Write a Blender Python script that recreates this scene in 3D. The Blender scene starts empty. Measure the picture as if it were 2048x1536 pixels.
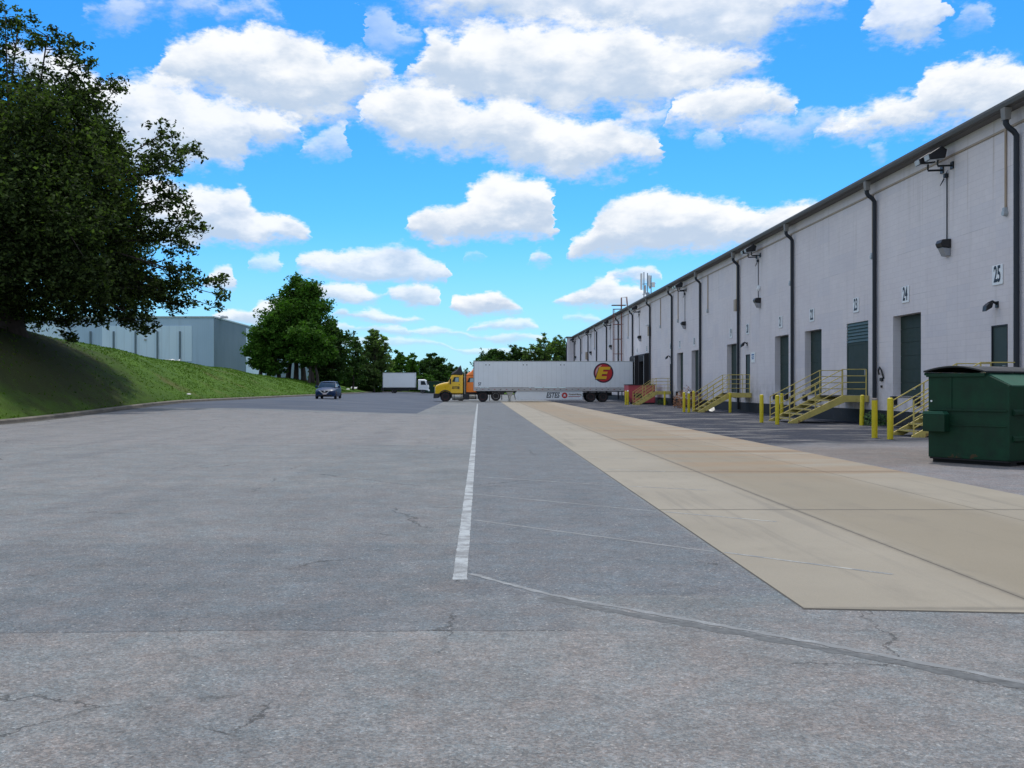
import bpy, math, random
import numpy as np
from mathutils import Vector, Matrix
R = math.radians
S = bpy.context.scene
COL = S.collection

# ------------------------------------------------------------------ camera
cam_d = bpy.data.cameras.new('camera'); cam = bpy.data.objects.new('camera', cam_d); COL.objects.link(cam)
cam.location = (0, 0, 1.5); cam.rotation_euler = (R(90), 0, 0)
cam_d.sensor_width = 36; cam_d.lens = 36*2000/2048
cam_d.shift_x = 66/2048; cam_d.shift_y = 6/2048
cam_d.clip_start = 0.1; cam_d.clip_end = 6000
S.camera = cam
S.view_settings.view_transform = 'Standard'; S.view_settings.look = 'None'
S.cycles.max_bounces = 5; S.cycles.diffuse_bounces = 3; S.cycles.transmission_bounces = 4
S.view_settings.exposure = 0.0; S.view_settings.gamma = 1.0
SUN_EL, SUN_AZ = 63, 6          # degrees; azimuth from +Y towards +X

# ------------------------------------------------------------------ node helpers
class NT:
    def __init__(s, tree): s.t = tree; s.n = tree.nodes; s.l = tree.links
    def new(s, typ, **kw):
        nd = s.n.new(typ)
        for k, v in kw.items(): setattr(nd, k, v)
        return nd
    def put(s, sock, v):
        if isinstance(v, bpy.types.NodeSocket): s.l.new(v, sock)
        elif v is not None:
            if sock.type == 'RGBA' and hasattr(v, '__len__') and len(v) == 3: v = (*v, 1)
            sock.default_value = v
    def m(s, op, a, b=None, c=None, clamp=False):
        nd = s.new('ShaderNodeMath', operation=op, use_clamp=clamp)
        for i, v in enumerate((a, b, c)): s.put(nd.inputs[i], v)
        return nd.outputs[0]
    def v(s, op, a, b=None, c=None):
        nd = s.new('ShaderNodeVectorMath', operation=op)
        for i, x in enumerate((a, b, c)):
            if x is not None: s.put(nd.inputs[i], x)
        return nd.outputs['Value' if op in ('LENGTH', 'DOT_PRODUCT', 'DISTANCE') else 'Vector']
    def mix(s, f, a, b, blend='MIX'):
        nd = s.new('ShaderNodeMix', data_type='RGBA', blend_type=blend)
        s.put(nd.inputs[0], f); s.put(nd.inputs[6], a); s.put(nd.inputs[7], b)
        return nd.outputs[2]
    def noise(s, vec, scale, detail=4, rough=.55, out='Fac', dist=0):
        nd = s.new('ShaderNodeTexNoise'); s.put(nd.inputs['Vector'], vec)
        nd.inputs['Scale'].default_value = scale; nd.inputs['Detail'].default_value = detail
        nd.inputs['Roughness'].default_value = rough; nd.inputs['Distortion'].default_value = dist
        return nd.outputs[out]
    def voro(s, vec, scale, feature='F1', out='Distance'):
        nd = s.new('ShaderNodeTexVoronoi', feature=feature); s.put(nd.inputs['Vector'], vec)
        nd.inputs['Scale'].default_value = scale
        return nd.outputs[out]
    def step(s, x, a, b, lo=0., hi=1.):
        nd = s.new('ShaderNodeMapRange', interpolation_type='SMOOTHSTEP')
        for i, q in enumerate((x, a, b, lo, hi)): s.put(nd.inputs[i], q)
        return nd.outputs[0]
    def lin(s, x, a, b, lo=0., hi=1.):
        nd = s.new('ShaderNodeMapRange', interpolation_type='LINEAR')
        for i, q in enumerate((x, a, b, lo, hi)): s.put(nd.inputs[i], q)
        return nd.outputs[0]
    def xyz(s, vec):
        nd = s.new('ShaderNodeSeparateXYZ'); s.put(nd.inputs[0], vec); return nd.outputs
    def comb(s, x, y, z):
        nd = s.new('ShaderNodeCombineXYZ')
        for i, q in enumerate((x, y, z)): s.put(nd.inputs[i], q)
        return nd.outputs[0]
    def obj(s): return s.new('ShaderNodeTexCoord').outputs['Object']

# ------------------------------------------------------------------ world: Nishita sky with a cumulus layer
W = bpy.data.worlds.new('World'); S.world = W; W.use_nodes = True
w = NT(W.node_tree); w.n.clear()
sky = w.new('ShaderNodeTexSky', sky_type='NISHITA', sun_disc=False)
sky.sun_elevation = R(SUN_EL); sky.sun_rotation = R(SUN_AZ)
sky.air_density = 1.0; sky.dust_density = 0.3; sky.ozone_density = 2.0
# cumulus layers, far to near; each cloud: weight, [(azimuth, top, base) ...], in thousandths of tan(angle)*2 measured on the sky
LAY = [
 [(.95,[(790,-60,-5),(850,-70,15),(900,-80,40),(960,-80,52),(1100,-80,62),(1300,-80,92),(1430,-80,112),(1500,-70,104),(1550,-60,66),(1610,-50,34),(1690,-20,-5)]),
  (.55,[(198,5,20),(240,-12,42),(285,-10,32),(318,0,20),(350,-5,52),(385,-12,26),(425,-5,14),(450,10,45),(485,-2,40),(525,2,32),(568,20,38)]),
  (.85,[(1735,30,50),(1762,-14,82),(1790,-24,97),(1830,-24,95),(1868,-14,86),(1892,-2,52)]), (.45,[(1905,42,55),(1940,14,60),(1962,12,58),(1984,34,42)])],
 [(1,[(308,140,150),(322,100,172),(345,80,182),(400,70,196),(455,60,208),(485,52,215),(505,38,222),(535,42,232),(560,58,238),(600,80,246),(640,90,248),(665,108,242),(690,98,232),(725,112,212),(762,124,184),(800,150,158)]),
  (1,[(814,146,156),(846,96,176),(862,58,184),(882,55,190),(902,80,200),(930,54,206),(970,46,212),(1030,56,218),(1120,50,222),(1200,46,222),(1262,44,220),(1320,78,214),(1345,94,206),(1420,94,190),(1480,98,166),(1538,108,114)]),
  (1,[(1642,262,268),(1672,244,274),(1702,226,276),(1752,210,274),(1828,194,264),(1842,164,262),(1872,130,260),(1930,126,256),(1962,114,254),(2004,108,250),(2034,124,246),(2080,132,240),(2200,190,230)])],
 [(.95,[(15,118,130),(60,86,172),(110,94,210),(150,106,260),(190,140,320),(215,158,335),(252,148,342),(302,154,346),(362,184,338),(420,204,328),(458,196,334),(486,206,326),(500,210,292),(550,228,288),(584,244,280),(598,258,264)]),
  (1,[(722,226,236),(736,192,254),(762,168,262),(802,166,286),(850,164,304),(892,180,306),(932,204,308),(1000,204,314),(1036,204,330),(1082,224,342),(1150,240,350),(1182,250,350),(1222,240,346),(1262,262,334),(1302,264,326),(1330,300,308)]),
  (1,[(1338,228,234),(1352,200,244),(1402,178,252),(1470,166,256),(1530,170,236),(1572,184,226),(1592,206,218)])],
 [(.6,[(606,292,298),(632,278,304),(662,262,304),(694,256,298),(728,262,290),(752,276,284)]), (.45,[(698,48,60),(722,24,88),(752,8,100),(788,22,110),(812,68,100),(834,76,82)]),
  (.5,[(1232,232,240),(1262,226,248),(1300,228,250),(1334,214,244)]), (.5,[(1385,268,280),(1420,262,298),(1440,276,290)]),
  (.55,[(1490,246,262),(1530,236,274),(1592,238,278),(1640,222,262),(1668,226,246),(1690,230,240)]), (.45,[(1734,296,304),(1754,286,312),(1774,286,294)])],
 [(.95,[(280,350,470),(350,370,488),(402,378,490),(478,380,490),(496,400,490),(522,428,488),(580,434,484),(606,450,478),(620,464,470)]),
  (1,[(816,448,458),(828,428,468),(880,404,488),(918,404,486),(944,384,480),(970,360,477),(1002,354,476),(1042,357,476),(1076,356,476),(1096,374,475),(1112,398,473),(1142,414,464),(1164,438,446)]),
  (1,[(1122,500,506),(1142,482,514),(1172,464,515),(1188,440,514),(1202,414,513),(1242,398,512),(1290,383,511),(1340,386,506),(1400,390,498),(1432,398,496),(1472,408,494),(1530,422,488),(1582,414,480),(1642,404,474),(1750,392,470)])],
 [(.6,[(503,522,526),(530,510,534),(560,512,536),(588,522,528)]), (.9,[(592,520,530),(612,508,544),(650,502,552),(702,508,562),(742,504,566),(790,491,566),(830,500,566),(862,520,566),(892,530,566),(920,541,564),(936,552,556)]),
  (.9,[(408,562,570),(430,540,576),(462,534,582),(500,545,588),(524,560,588),(536,574,578)]), (.8,[(1060,520,524),(1074,505,528),(1092,504,526),(1100,512,516)]),
  (.85,[(1214,552,556),(1242,543,560),(1282,534,561),(1306,535,560),(1326,554,557)]), (.35,[(918,512,516),(944,502,518),(964,510,514)])],
 [(.9,[(425,640,640),(470,618,646),(500,618,648),(520,604,648),(560,596,640),(598,582,596),(626,570,600),(650,567,602),(702,570,608),(724,572,610),(748,586,606),(764,592,598)]),
  (.9,[(770,586,594),(802,572,610),(832,566,614),(870,574,615),(888,600,606)]), (1,[(902,606,610),(922,590,626),(950,587,630),(972,584,631),(1002,592,631),(1030,606,629),(1046,618,622)]),
  (.95,[(1104,602,604),(1132,588,609),(1178,575,610),(1192,560,610),(1222,557,610),(1250,568,610),(1284,570,610),(1300,596,606)])],
 [(.8,[(664,630,634),(686,617,638),(706,626,641),(736,621,644),(800,634,647),(850,641,644)]), (.7,[(934,656,658),(982,645,662),(1042,639,663),(1072,645,661),(1080,655,658)]), (.5,[(1120,636,638),(1160,630,642),(1200,634,640)])],
 [(.6,[(640,652,655),(690,646,660),(712,655,660),(762,651,669),(812,655,669),(824,664,668),(872,654,669),(908,661,668),(960,670,682),(1020,668,684),(1090,676,681)])],
 [(.5,[(560,684,688),(700,676,692),(790,674,691),(860,680,688),(930,699,706),(1002,695,709),(1062,702,708),(1110,706,708)])],
]
U0, U1, V0, V1 = -.60, .66, -.06, .46
def layer_curve(clouds):
    nd = w.new('ShaderNodeRGBCurve'); mp = nd.mapping; mp.use_clip = False
    pts = []; cl = sorted(clouds, key=lambda c: c[1][0][0])
    def yv(py): return ((774-py)/2000-V0)/(V1-V0)
    for wt, c in cl:
        x0, x1 = c[0][0], c[-1][0]
        pts.append((x0-26, yv(c[0][2]+45), yv(c[0][1]-20), wt)); pts += [(x, yv(t), yv(b), wt) for x, t, b in c]; pts.append((x1+26, yv(c[-1][2]+45), yv(c[-1][1]-20), wt))
    P2 = []
    for p in pts:
        while P2 and p[0] <= P2[-1][0]+2: # neighbouring clouds: keep the gap narrow
            q = P2.pop(); p = ((p[0]+q[0])/2 if len(P2) and (p[0]+q[0])/2 > P2[-1][0]+2 else p[0]+1, min(p[1], q[1]), max(p[2], q[2]), max(p[3], q[3]))
            if not P2: break
        P2.append(p)
    for ch in range(3):
        cu = mp.curves[ch]; n = len(P2)
        while len(cu.points) < n+2: cu.points.new(.5, .5)
        X = [0.]+[((p[0]-958)/2000-U0)/(U1-U0) for p in P2]+[1.]; Yv = [P2[0][ch+1]]+[p[ch+1] for p in P2]+[P2[-1][ch+1]]
        for i, pt in enumerate(cu.points): pt.location = (max(0., min(1., X[i])), Yv[i]); pt.handle_type = 'VECTOR' if len(P2) > 60 else 'AUTO_CLAMPED'
    mp.update(); return nd
dirn = w.new('ShaderNodeTexCoord').outputs['Generated']
dx, dy, dz = w.xyz(dirn)[:3]
yy = w.m('MAXIMUM', dy, .12)
u = w.m('DIVIDE', dx, yy); v = w.m('DIVIDE', dz, yy)
vpos = w.m('MAXIMUM', v, 0.)
vs = w.m('MINIMUM', w.m('MULTIPLY_ADD', vpos, 2.6, .10), 1.0)
# noise coordinates: finer in the vertical towards the horizon, as the cloud field recedes
Pn = w.comb(w.m('DIVIDE', u, w.m('MULTIPLY_ADD', vpos, 1.1, .62)), w.m('MULTIPLY', w.m('POWER', w.m('ADD', vpos, .02), .6), 1.9), 0)
wn = w.noise(Pn, 14, 4, .6, 'Color'); wn2 = w.noise(Pn, 52, 4, .65, 'Color')
off = w.v('ADD', w.v('MULTIPLY_ADD', wn, (.060, .036, 0), (-.030, -.018, 0)), w.v('MULTIPLY_ADD', wn2, (.026, .021, 0), (-.013, -.0105, 0)))
sc = w.new('ShaderNodeVectorMath', operation='SCALE'); w.put(sc.inputs[0], off); w.put(sc.inputs['Scale'], vs)
Pw = w.v('ADD', w.comb(u, v, 0), sc.outputs[0]); uw, vw = w.xyz(Pw)[:2]
billow = w.voro(w.v('ADD', Pn, w.v('MULTIPLY_ADD', wn2, (.04, .04, 0), (-.02, -.02, 0))), 30, 'SMOOTH_F1')
fine = w.noise(Pn, 80, 4, .65)
nz = w.m('ADD', w.m('MULTIPLY_ADD', billow, -1.1, .42), w.m('MULTIPLY_ADD', fine, 1.1, -.55))
snz = w.m('ADD', w.m('MULTIPLY_ADD', w.noise(Pn, 16, 4, .6), 1.5, -.75), w.m('MULTIPLY_ADD', billow, .55, -.22))
un = w.m('DIVIDE', w.m('SUBTRACT', uw, U0), U1-U0, clamp=True); vn = w.m('DIVIDE', w.m('SUBTRACT', vw, V0), V1-V0)
iL = w.m('DIVIDE', V1-V0, w.m('MULTIPLY_ADD', vpos, .075, .0012))     # one over the edge softness
# deeper, more saturated blue, as the camera recorded it
gm = w.new('ShaderNodeHueSaturation'); w.put(gm.inputs['Color'], w.mix(1.0, sky.outputs[0], (.56, .98, 1.38), 'MULTIPLY')); gm.inputs['Saturation'].default_value = 1.12; gm.inputs['Value'].default_value = 1.25
skyc = w.mix(w.m('MULTIPLY', w.step(dz, -.02, .17, 1, 0), .60), gm.outputs[0], (4.7, 7.7, 9.7)); acc = skyc
WHITE, GREY = (9.9, 10.1, 10.4), (5.4, 6.6, 8.3)
for clouds in LAY:
    cn = layer_curve(clouds); w.put(cn.inputs['Color'], w.comb(un, un, un))
    top, base, wt = w.xyz(cn.outputs[0])[:3]
    t_ = w.m('SUBTRACT', top, vn); b_ = w.m('SUBTRACT', vn, base)
    d = w.m('MULTIPLY', w.m('MINIMUM', w.m('MULTIPLY', t_, 1.5), w.m('MULTIPLY', b_, .85)), iL)
    al = w.m('MULTIPLY', w.step(w.m('ADD', d, nz), -.55, .50), wt)
    fr = w.m('DIVIDE', t_, w.m('MAXIMUM', w.m('SUBTRACT', top, base), .004))
    sh = w.step(w.m('ADD', fr, snz), .05, .95)
    acc = w.mix(al, acc, w.mix(sh, WHITE, GREY))
# generic cloud deck for the unseen sky, cover raised to whiten the light
zz = w.m('MAXIMUM', dz, .06)
Pg = w.comb(w.m('DIVIDE', dx, zz), w.m('DIVIDE', dy, zz), 0)
gd = w.noise(Pg, .9, 4, .58)
gal = w.m('MULTIPLY', w.step(gd, .42, .54), w.step(dz, -.01, .03)); gmix = w.mix(gal, skyc, w.mix(w.step(gd, .50, .75), WHITE, GREY))
inside = w.m('MULTIPLY', w.step(dy, .25, .4), w.m('MULTIPLY', w.step(w.m('ABSOLUTE', u), .58, .66, 1, 0), w.step(v, .40, .46, 1, 0)))
final = w.mix(inside, gmix, acc)
bg = w.new('ShaderNodeBackground'); w.put(bg.inputs[0], final); bg.inputs[1].default_value = .1
wo = w.new('ShaderNodeOutputWorld'); w.put(wo.inputs[0], bg.outputs[0])
W.cycles.sampling_method = 'MANUAL'; W.cycles.sample_map_resolution = 512

sun_d = bpy.data.lights.new('sun', 'SUN'); sun = bpy.data.objects.new('sun', sun_d); COL.objects.link(sun)
sun_d.energy = 2.6; sun_d.angle = R(2.0); sun_d.color = (1.0, .95, .87)
sd = Vector((math.sin(R(SUN_AZ))*math.cos(R(SUN_EL)), math.cos(R(SUN_AZ))*math.cos(R(SUN_EL)), math.sin(R(SUN_EL))))
sun.rotation_euler = sd.to_track_quat('Z', 'Y').to_euler(); sun.location = (30, 40, 60)

# ------------------------------------------------------------------ materials
def new_mat(name):
    m = bpy.data.materials.new(name); m.use_nodes = True; t = NT(m.node_tree)
    return m, t, m.node_tree.nodes['Principled BSDF']
def pm(name, col, rough=.6, metal=0., var=.12, scale=2.5, bump=0., bscale=30, dirt=None, dscale=1.2, coat=0., trans=0., alpha=1., stretch=(1, 1, 1)):
    m, t, b = new_mat(name)
    P = t.v('MULTIPLY', t.obj(), stretch)
    f = t.noise(P, scale, 5, .6)
    lo = tuple(c*(1-var) for c in col); hi = tuple(min(1, c*(1+var)) for c in col)
    c = t.mix(t.lin(f, .3, .7), lo, hi)
    if dirt: c = t.mix(t.m('MULTIPLY', t.step(t.noise(P, dscale, 6, .65), .5, .72), dirt[3]), c, dirt[:3])
    t.put(b.inputs['Base Color'], c)
    t.put(b.inputs['Roughness'], t.lin(f, .3, .7, max(.02, rough-.06), min(1, rough+.08)))
    b.inputs['Metallic'].default_value = metal
    if coat: b.inputs['Coat Weight'].default_value = coat; b.inputs['Coat Roughness'].default_value = .08
    if trans: b.inputs['Transmission Weight'].default_value = trans
    if bump:
        bn = t.new('ShaderNodeBump'); bn.inputs['Strength'].default_value = bump; bn.inputs['Distance'].default_value = .02
        t.put(bn.inputs['Height'], t.noise(P, bscale, 5, .6)); t.put(b.inputs['Normal'], bn.outputs[0])
    return m

# ------------------------------------------------------------------ mesh helpers
class MB:
    def __init__(s): s.v = []; s.f = []
    def add(s, vs, fs):
        o = len(s.v); s.v += [tuple(q) for q in vs]; s.f += [tuple(i+o for i in f) for f in fs]; return s
    def box(s, x0, x1, y0, y1, z0, z1):
        return s.add([(x0,y0,z0),(x1,y0,z0),(x1,y1,z0),(x0,y1,z0),(x0,y0,z1),(x1,y0,z1),(x1,y1,z1),(x0,y1,z1)],
              [(0,3,2,1),(4,5,6,7),(0,1,5,4),(1,2,6,5),(2,3,7,6),(3,0,4,7)])
    def prism(s, pts, axis, a0, a1):
        n = len(pts)
        def mk(p, a):
            if axis == 'y': return (p[0], a, p[1])
            if axis == 'x': return (a, p[0], p[1])
            return (p[0], p[1], a)
        vs = [mk(p, a0) for p in pts] + [mk(p, a1) for p in pts]
        return s.add(vs, [tuple(range(n))[::-1], tuple(range(n, 2*n))] + [(i, (i+1) % n, n+(i+1) % n, n+i) for i in range(n)])
    def tube(s, path, r, n=8, cap=True):
        path = [Vector(p) for p in path]; rs = r if hasattr(r, '__len__') else [r]*len(path)
        vs = []; N = len(path); up = None
        for i, p in enumerate(path):
            d = (path[min(i+1, N-1)]-path[max(i-1, 0)]).normalized()
            if up is None: up = Vector((0, 0, 1)) if abs(d.z) < .9 else Vector((1, 0, 0))
            a = d.cross(up)
            if a.length < 1e-4: a = d.cross(Vector((0, 1, 0)))
            a.normalize(); b = a.cross(d).normalized(); up = b
            for k in range(n):
                t = 2*math.pi*k/n; vs.append(p+(a*math.cos(t)+b*math.sin(t))*rs[i])
        fs = [(i*n+k, i*n+(k+1) % n, (i+1)*n+(k+1) % n, (i+1)*n+k) for i in range(N-1) for k in range(n)]
        if cap: fs += [tuple(range(n))[::-1], tuple(range((N-1)*n, N*n))]
        return s.add(vs, fs)
    def lathe(s, prof, c, axis='z', n=24):   # prof: (radius, height along axis)
        vs = []; c = Vector(c)
        for r, h in prof:
            for k in range(n):
                t = 2*math.pi*k/n; a, b = r*math.cos(t), r*math.sin(t)
                vs.append(c+Vector({'z': (a, b, h), 'y': (a, h, b), 'x': (h, a, b)}[axis]))
        N = len(prof)
        fs = [(i*n+k, i*n+(k+1) % n, (i+1)*n+(k+1) % n, (i+1)*n+k) for i in range(N-1) for k in range(n)]
        fs += [tuple(range(n))[::-1], tuple(range((N-1)*n, N*n))]
        return s.add(vs, fs)
    def loft(s, rings, cap=True):
        n = len(rings[0]); N = len(rings); vs = [p for r in rings for p in r]
        fs = [(i*n+k, i*n+(k+1) % n, (i+1)*n+(k+1) % n, (i+1)*n+k) for i in range(N-1) for k in range(n)]
        if cap: fs += [tuple(range(n))[::-1], tuple(range((N-1)*n, N*n))]
        return s.add(vs, fs)
def tag(o, label=None, cat=None, group=None, kind=None):
    for k, q in (('label', label), ('category', cat), ('group', group), ('kind', kind)):
        if q: o[k] = q
    return o
def link(o, parent=None, loc=None, rz=0):
    COL.objects.link(o)
    if parent: o.parent = parent
    if loc is not None: o.location = loc
    if rz: o.rotation_euler[2] = rz
    return o
def build(mb, name, mat, parent=None, bevel=0, smooth=False, loc=None, rz=0, seg=2):
    me = bpy.data.meshes.new(name); me.from_pydata(mb.v, [], mb.f); me.update()
    import bmesh
    bm = bmesh.new(); bm.from_mesh(me); bmesh.ops.recalc_face_normals(bm, faces=bm.faces); bm.to_mesh(me); bm.free()
    if mat: me.materials.append(mat)
    o = bpy.data.objects.new(name, me)
    if smooth:
        me.polygons.foreach_set('use_smooth', [True]*len(me.polygons))
        if smooth != 'all':
            me.set_sharp_from_angle(angle=R(35))
    if bevel:
        b = o.modifiers.new('bevel', 'BEVEL'); b.width = bevel; b.segments = seg; b.limit_method = 'ANGLE'; b.angle_limit = R(40)
    return link(o, parent, loc, rz)
def empty(name, loc, label, cat, group=None, rz=0):
    o = bpy.data.objects.new(name, None); o.empty_display_size = .2; link(o, None, loc, rz)
    return tag(o, label, cat, group)
def kids(o): return [c for c in bpy.data.objects if c.parent == o]
def copy_tree(o, loc=None, label=None, parent=None, rz=None):
    ch = kids(o); c = o.copy(); COL.objects.link(c)
    if parent: c.parent = parent
    if loc is not None: c.location = loc
    if rz is not None: c.rotation_euler[2] = rz
    if label: c['label'] = label
    for k in ch: copy_tree(k, parent=c)
    return c
def text(s, size, fn, name, mat, parent, bold=.0, xs=1., shear=0., depth=.004, align='CENTER'):
    cu = bpy.data.curves.new('t', 'FONT'); cu.body = s; cu.size = size; cu.align_x = align; cu.align_y = 'CENTER'
    cu.offset = bold; cu.shear = shear; cu.extrude = depth
    cu.resolution_u = 4
    ob = bpy.data.objects.new('t', cu); COL.objects.link(ob)
    dg = bpy.context.evaluated_depsgraph_get(); dg.update()
    me = bpy.data.meshes.new_from_object(ob.evaluated_get(dg))
    bpy.data.objects.remove(ob)
    for q in me.vertices: q.co = Vector(fn(q.co.x*xs, q.co.y, q.co.z))
    me.materials.clear(); me.materials.append(mat); me.name = name
    o = bpy.data.objects.new(name, me)
    return link(o, parent)
def sstep(x): x = max(0., min(1., x)); return x*x*(3-2*x)

# ------------------------------------------------------------------ terrain heights
def lotz(X, Y): return .5*sstep((-X-2)/13)*sstep((Y-38)/30)
RID = [(-60,5.6),(40,5.45),(60,5.25),(67,5.0),(88,4.1),(113,3.65),(133,2.95),(158,2.75),(180,2.3),(230,1.0),(300,.6),(2000,.3)]
def ridge(Y): return float(np.interp(Y, [a for a, b in RID], [b for a, b in RID]))
LX0, LY1 = -19.4, 190.0
def bankz(X, Y):
    if X >= LX0-.3:
        return lotz(X, Y)-.06 if Y < LY1+.5 else lotz(X, Y)+.12*sstep((Y-LY1)/1.0)
    base = lotz(LX0, Y)+.13; r = max(ridge(Y), base); t = (LX0-.3-X)/10.4
    if t <= 1: z = base+(r-base)*math.sin(min(1, t)*math.pi/2)**1.15
    else: z = r-(min(1, (t-1)/2.2))**1.5*max(0, r-1.9)*.8
    return z+.06*math.sin(X*.9+Y*.35)*min(1, t*3)+.04*math.sin(Y*.8-X*.5)*min(1, t*3)

def grid(name, xs, ys, fn, mat, smooth=True):
    V = [(x, y, fn(x, y)) for y in ys for x in xs]; nx = len(xs)
    F = [(j*nx+i, j*nx+i+1, (j+1)*nx+i+1, (j+1)*nx+i) for j in range(len(ys)-1) for i in range(nx-1)]
    mb = MB(); mb.v = V; mb.f = F
    return build(mb, name, mat, smooth='all' if smooth else False)

# --- ground materials
def boxmask(t, x, y, x0, x1, y0, y1, soft=.03):
    a = t.m('MULTIPLY', t.step(x, x0-soft, x0+soft), t.step(x, x1-soft, x1+soft, 1, 0))
    b = t.m('MULTIPLY', t.step(y, y0-soft, y0+soft), t.step(y, y1-soft, y1+soft, 1, 0))
    return t.m('MULTIPLY', a, b)
def mat_lot():
    m, t, b = new_mat('worn_asphalt'); P = t.obj(); x, y, z = t.xyz(P)[:3]
    wob = t.m('MULTIPLY_ADD', t.noise(P, .8, 4), .8, -.4); xw = t.m('ADD', x, wob); yw = t.m('ADD', y, wob)
    base = t.mix(t.lin(t.noise(P, .25, 5), .3, .7), (.165, .182, .184), (.210, .220, .214))
    # smoother sealed bay beside the white line
    bay = boxmask(t, x, y, -.1, 2.15, 7.2, 100, .02)
    c = t.mix(bay, base, (.158, .173, .180))
    wy = t.m('ADD', y, t.m('MULTIPLY_ADD', t.noise(P, .35, 3), .5, -.25))
    # resurfaced rectangles of different age, with straight cut edges
    c = t.mix(t.m('MULTIPLY', boxmask(t, x, wy, -30, -.25, 26, 54, .10), .75), c, (.226, .224, .216))
    c = t.mix(t.m('MULTIPLY', boxmask(t, x, wy, -30, -3.2, 14.8, 26, .10), .6), c, (.216, .222, .216))
    c = t.mix(t.m('MULTIPLY', boxmask(t, x, wy, -30, .62, 6.12, 9.6, .04), .6), c, (.150, .162, .168))
    c = t.mix(t.m('MULTIPLY', boxmask(t, x, wy, .62, 40, -5, 6.75, .04), .55), c, (.210, .214, .208))
    c = t.mix(t.m('MULTIPLY', boxmask(t, x, wy, -5.5, -.25, 9.6, 14.8, .08), .5), c, (.185, .192, .192))
    c = t.mix(t.m('MULTIPLY', boxmask(t, x, wy, -30, 40, -5, 6.12, .03), .55), c, (.232, .230, .218)); mot = t.lin(t.noise(P, 9, 5, .7), .35, .65, .90, 1.08); c = t.mix(t.step(y, 6.0, 6.2, 1, .4), c, t.mix(1.0, c, t.comb(mot, mot, mot), 'MULTIPLY'))
    jt = t.m('MULTIPLY', t.step(t.m('ABSOLUTE', t.m('SUBTRACT', wy, 6.12)), .004, .018, 1, 0), t.step(x, .55, .62, 1, 0)); c = t.mix(t.m('MULTIPLY', jt, .6), c, (.06, .062, .065))
    # oil drips and tyre-darkened wheel paths
    oil = t.step(t.noise(P, .7, 5, .6), .66, .76); c = t.mix(t.m('MULTIPLY', oil, .45), c, (.075, .08, .085))
    wp = t.step(t.noise(t.v('MULTIPLY', P, (.8, .06, 1)), 1.0, 4, .5), .5, .7); c = t.mix(t.m('MULTIPLY', wp, .25), c, (.11, .12, .132))
    # building side: dark sealed strip with worn lighter streaks
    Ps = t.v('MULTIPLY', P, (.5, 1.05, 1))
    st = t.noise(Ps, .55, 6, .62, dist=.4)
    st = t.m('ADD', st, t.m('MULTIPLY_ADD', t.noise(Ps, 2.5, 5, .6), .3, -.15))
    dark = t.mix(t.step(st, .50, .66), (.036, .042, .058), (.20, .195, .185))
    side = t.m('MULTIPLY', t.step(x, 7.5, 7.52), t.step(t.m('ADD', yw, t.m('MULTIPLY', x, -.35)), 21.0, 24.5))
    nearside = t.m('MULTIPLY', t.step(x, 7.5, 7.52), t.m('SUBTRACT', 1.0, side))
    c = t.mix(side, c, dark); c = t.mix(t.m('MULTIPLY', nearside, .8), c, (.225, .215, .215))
    rust = t.m('MULTIPLY', t.m('MULTIPLY', t.step(xw, 6.5, 8.0), t.step(xw, 10.0, 12.5, 1, 0)), boxmask(t, x, yw, 6, 13, 19.0, 24.8, 1.2))
    c = t.mix(t.m('MULTIPLY', rust, .40), c, (.15, .115, .075))
    # aggregate
    ag = t.voro(t.v('ADD', P, t.v('MULTIPLY_ADD', t.noise(P, 60, 3, .7, 'Color'), (.016, .016, 0), (-.008, -.008, 0))), 88, 'F1', 'Color'); g = t.xyz(ag)
    agf = t.m('ADD', t.lin(g[0], 0, 1, .66, 1.24), t.m('MULTIPLY_ADD', t.noise(P, 24, 6, .8), .90, -.43))
    c = t.mix(1.0, c, t.comb(agf, agf, agf), 'MULTIPLY')
    tint = t.mix(t.lin(g[2], 0, 1), (1.10, .97, .92), (.90, 1.0, 1.10)); c = t.mix(.55, c, tint, 'MULTIPLY')
    fine = t.lin(t.noise(P, 170, 4, .8), .3, .7, .62, 1.38); c = t.mix(1.0, c, t.comb(fine, fine, fine), 'MULTIPLY')
    med = t.lin(t.noise(P, 6, 6, .7), .3, .7, .86, 1.12); c = t.mix(1.0, c, t.comb(med, med, med), 'MULTIPLY')
    pale = t.m('MULTIPLY', t.step(g[1], .962, .975), t.lin(g[2], 0, 1, .2, 1)); c = t.mix(t.m('MULTIPLY', pale, .65), c, (.46, .45, .42)); bl = t.lin(t.noise(P, 1.1, 7, .72), .3, .7, .84, 1.14); c = t.mix(1.0, c, t.comb(bl, bl, bl), 'MULTIPLY')
    hb = t.mix(t.lin(t.noise(P, 2.6, 6, .7), .35, .65), (1.06, .98, .96), (.95, 1.01, 1.05)); c = t.mix(1.0, c, hb, 'MULTIPLY')
    pit = t.step(t.noise(P, 14, 6, .75), .64, .72); c = t.mix(t.m('MULTIPLY', pit, .5), c, (.06, .06, .062))
    # wandering cracks, only here and there
    Pc = t.v('ADD', P, t.v('MULTIPLY_ADD', t.noise(P, 2.2, 6, .7, 'Color'), (.55, .55, 0), (-.27, -.27, 0)))
    cr = t.voro(Pc, .32, 'DISTANCE_TO_EDGE')
    cm = t.m('MULTIPLY', t.step(cr, .001, .0045, 1, 0), t.step(t.noise(P, .6, 4), .50, .56))
    c = t.mix(t.m('MULTIPLY', cm, .65), c, (.05, .05, .05))
    t.put(b.inputs['Base Color'], c); t.put(b.inputs['Roughness'], t.lin(g[0], 0, 1, .72, .95))
    b.inputs['Specular IOR Level'].default_value = .10
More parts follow.
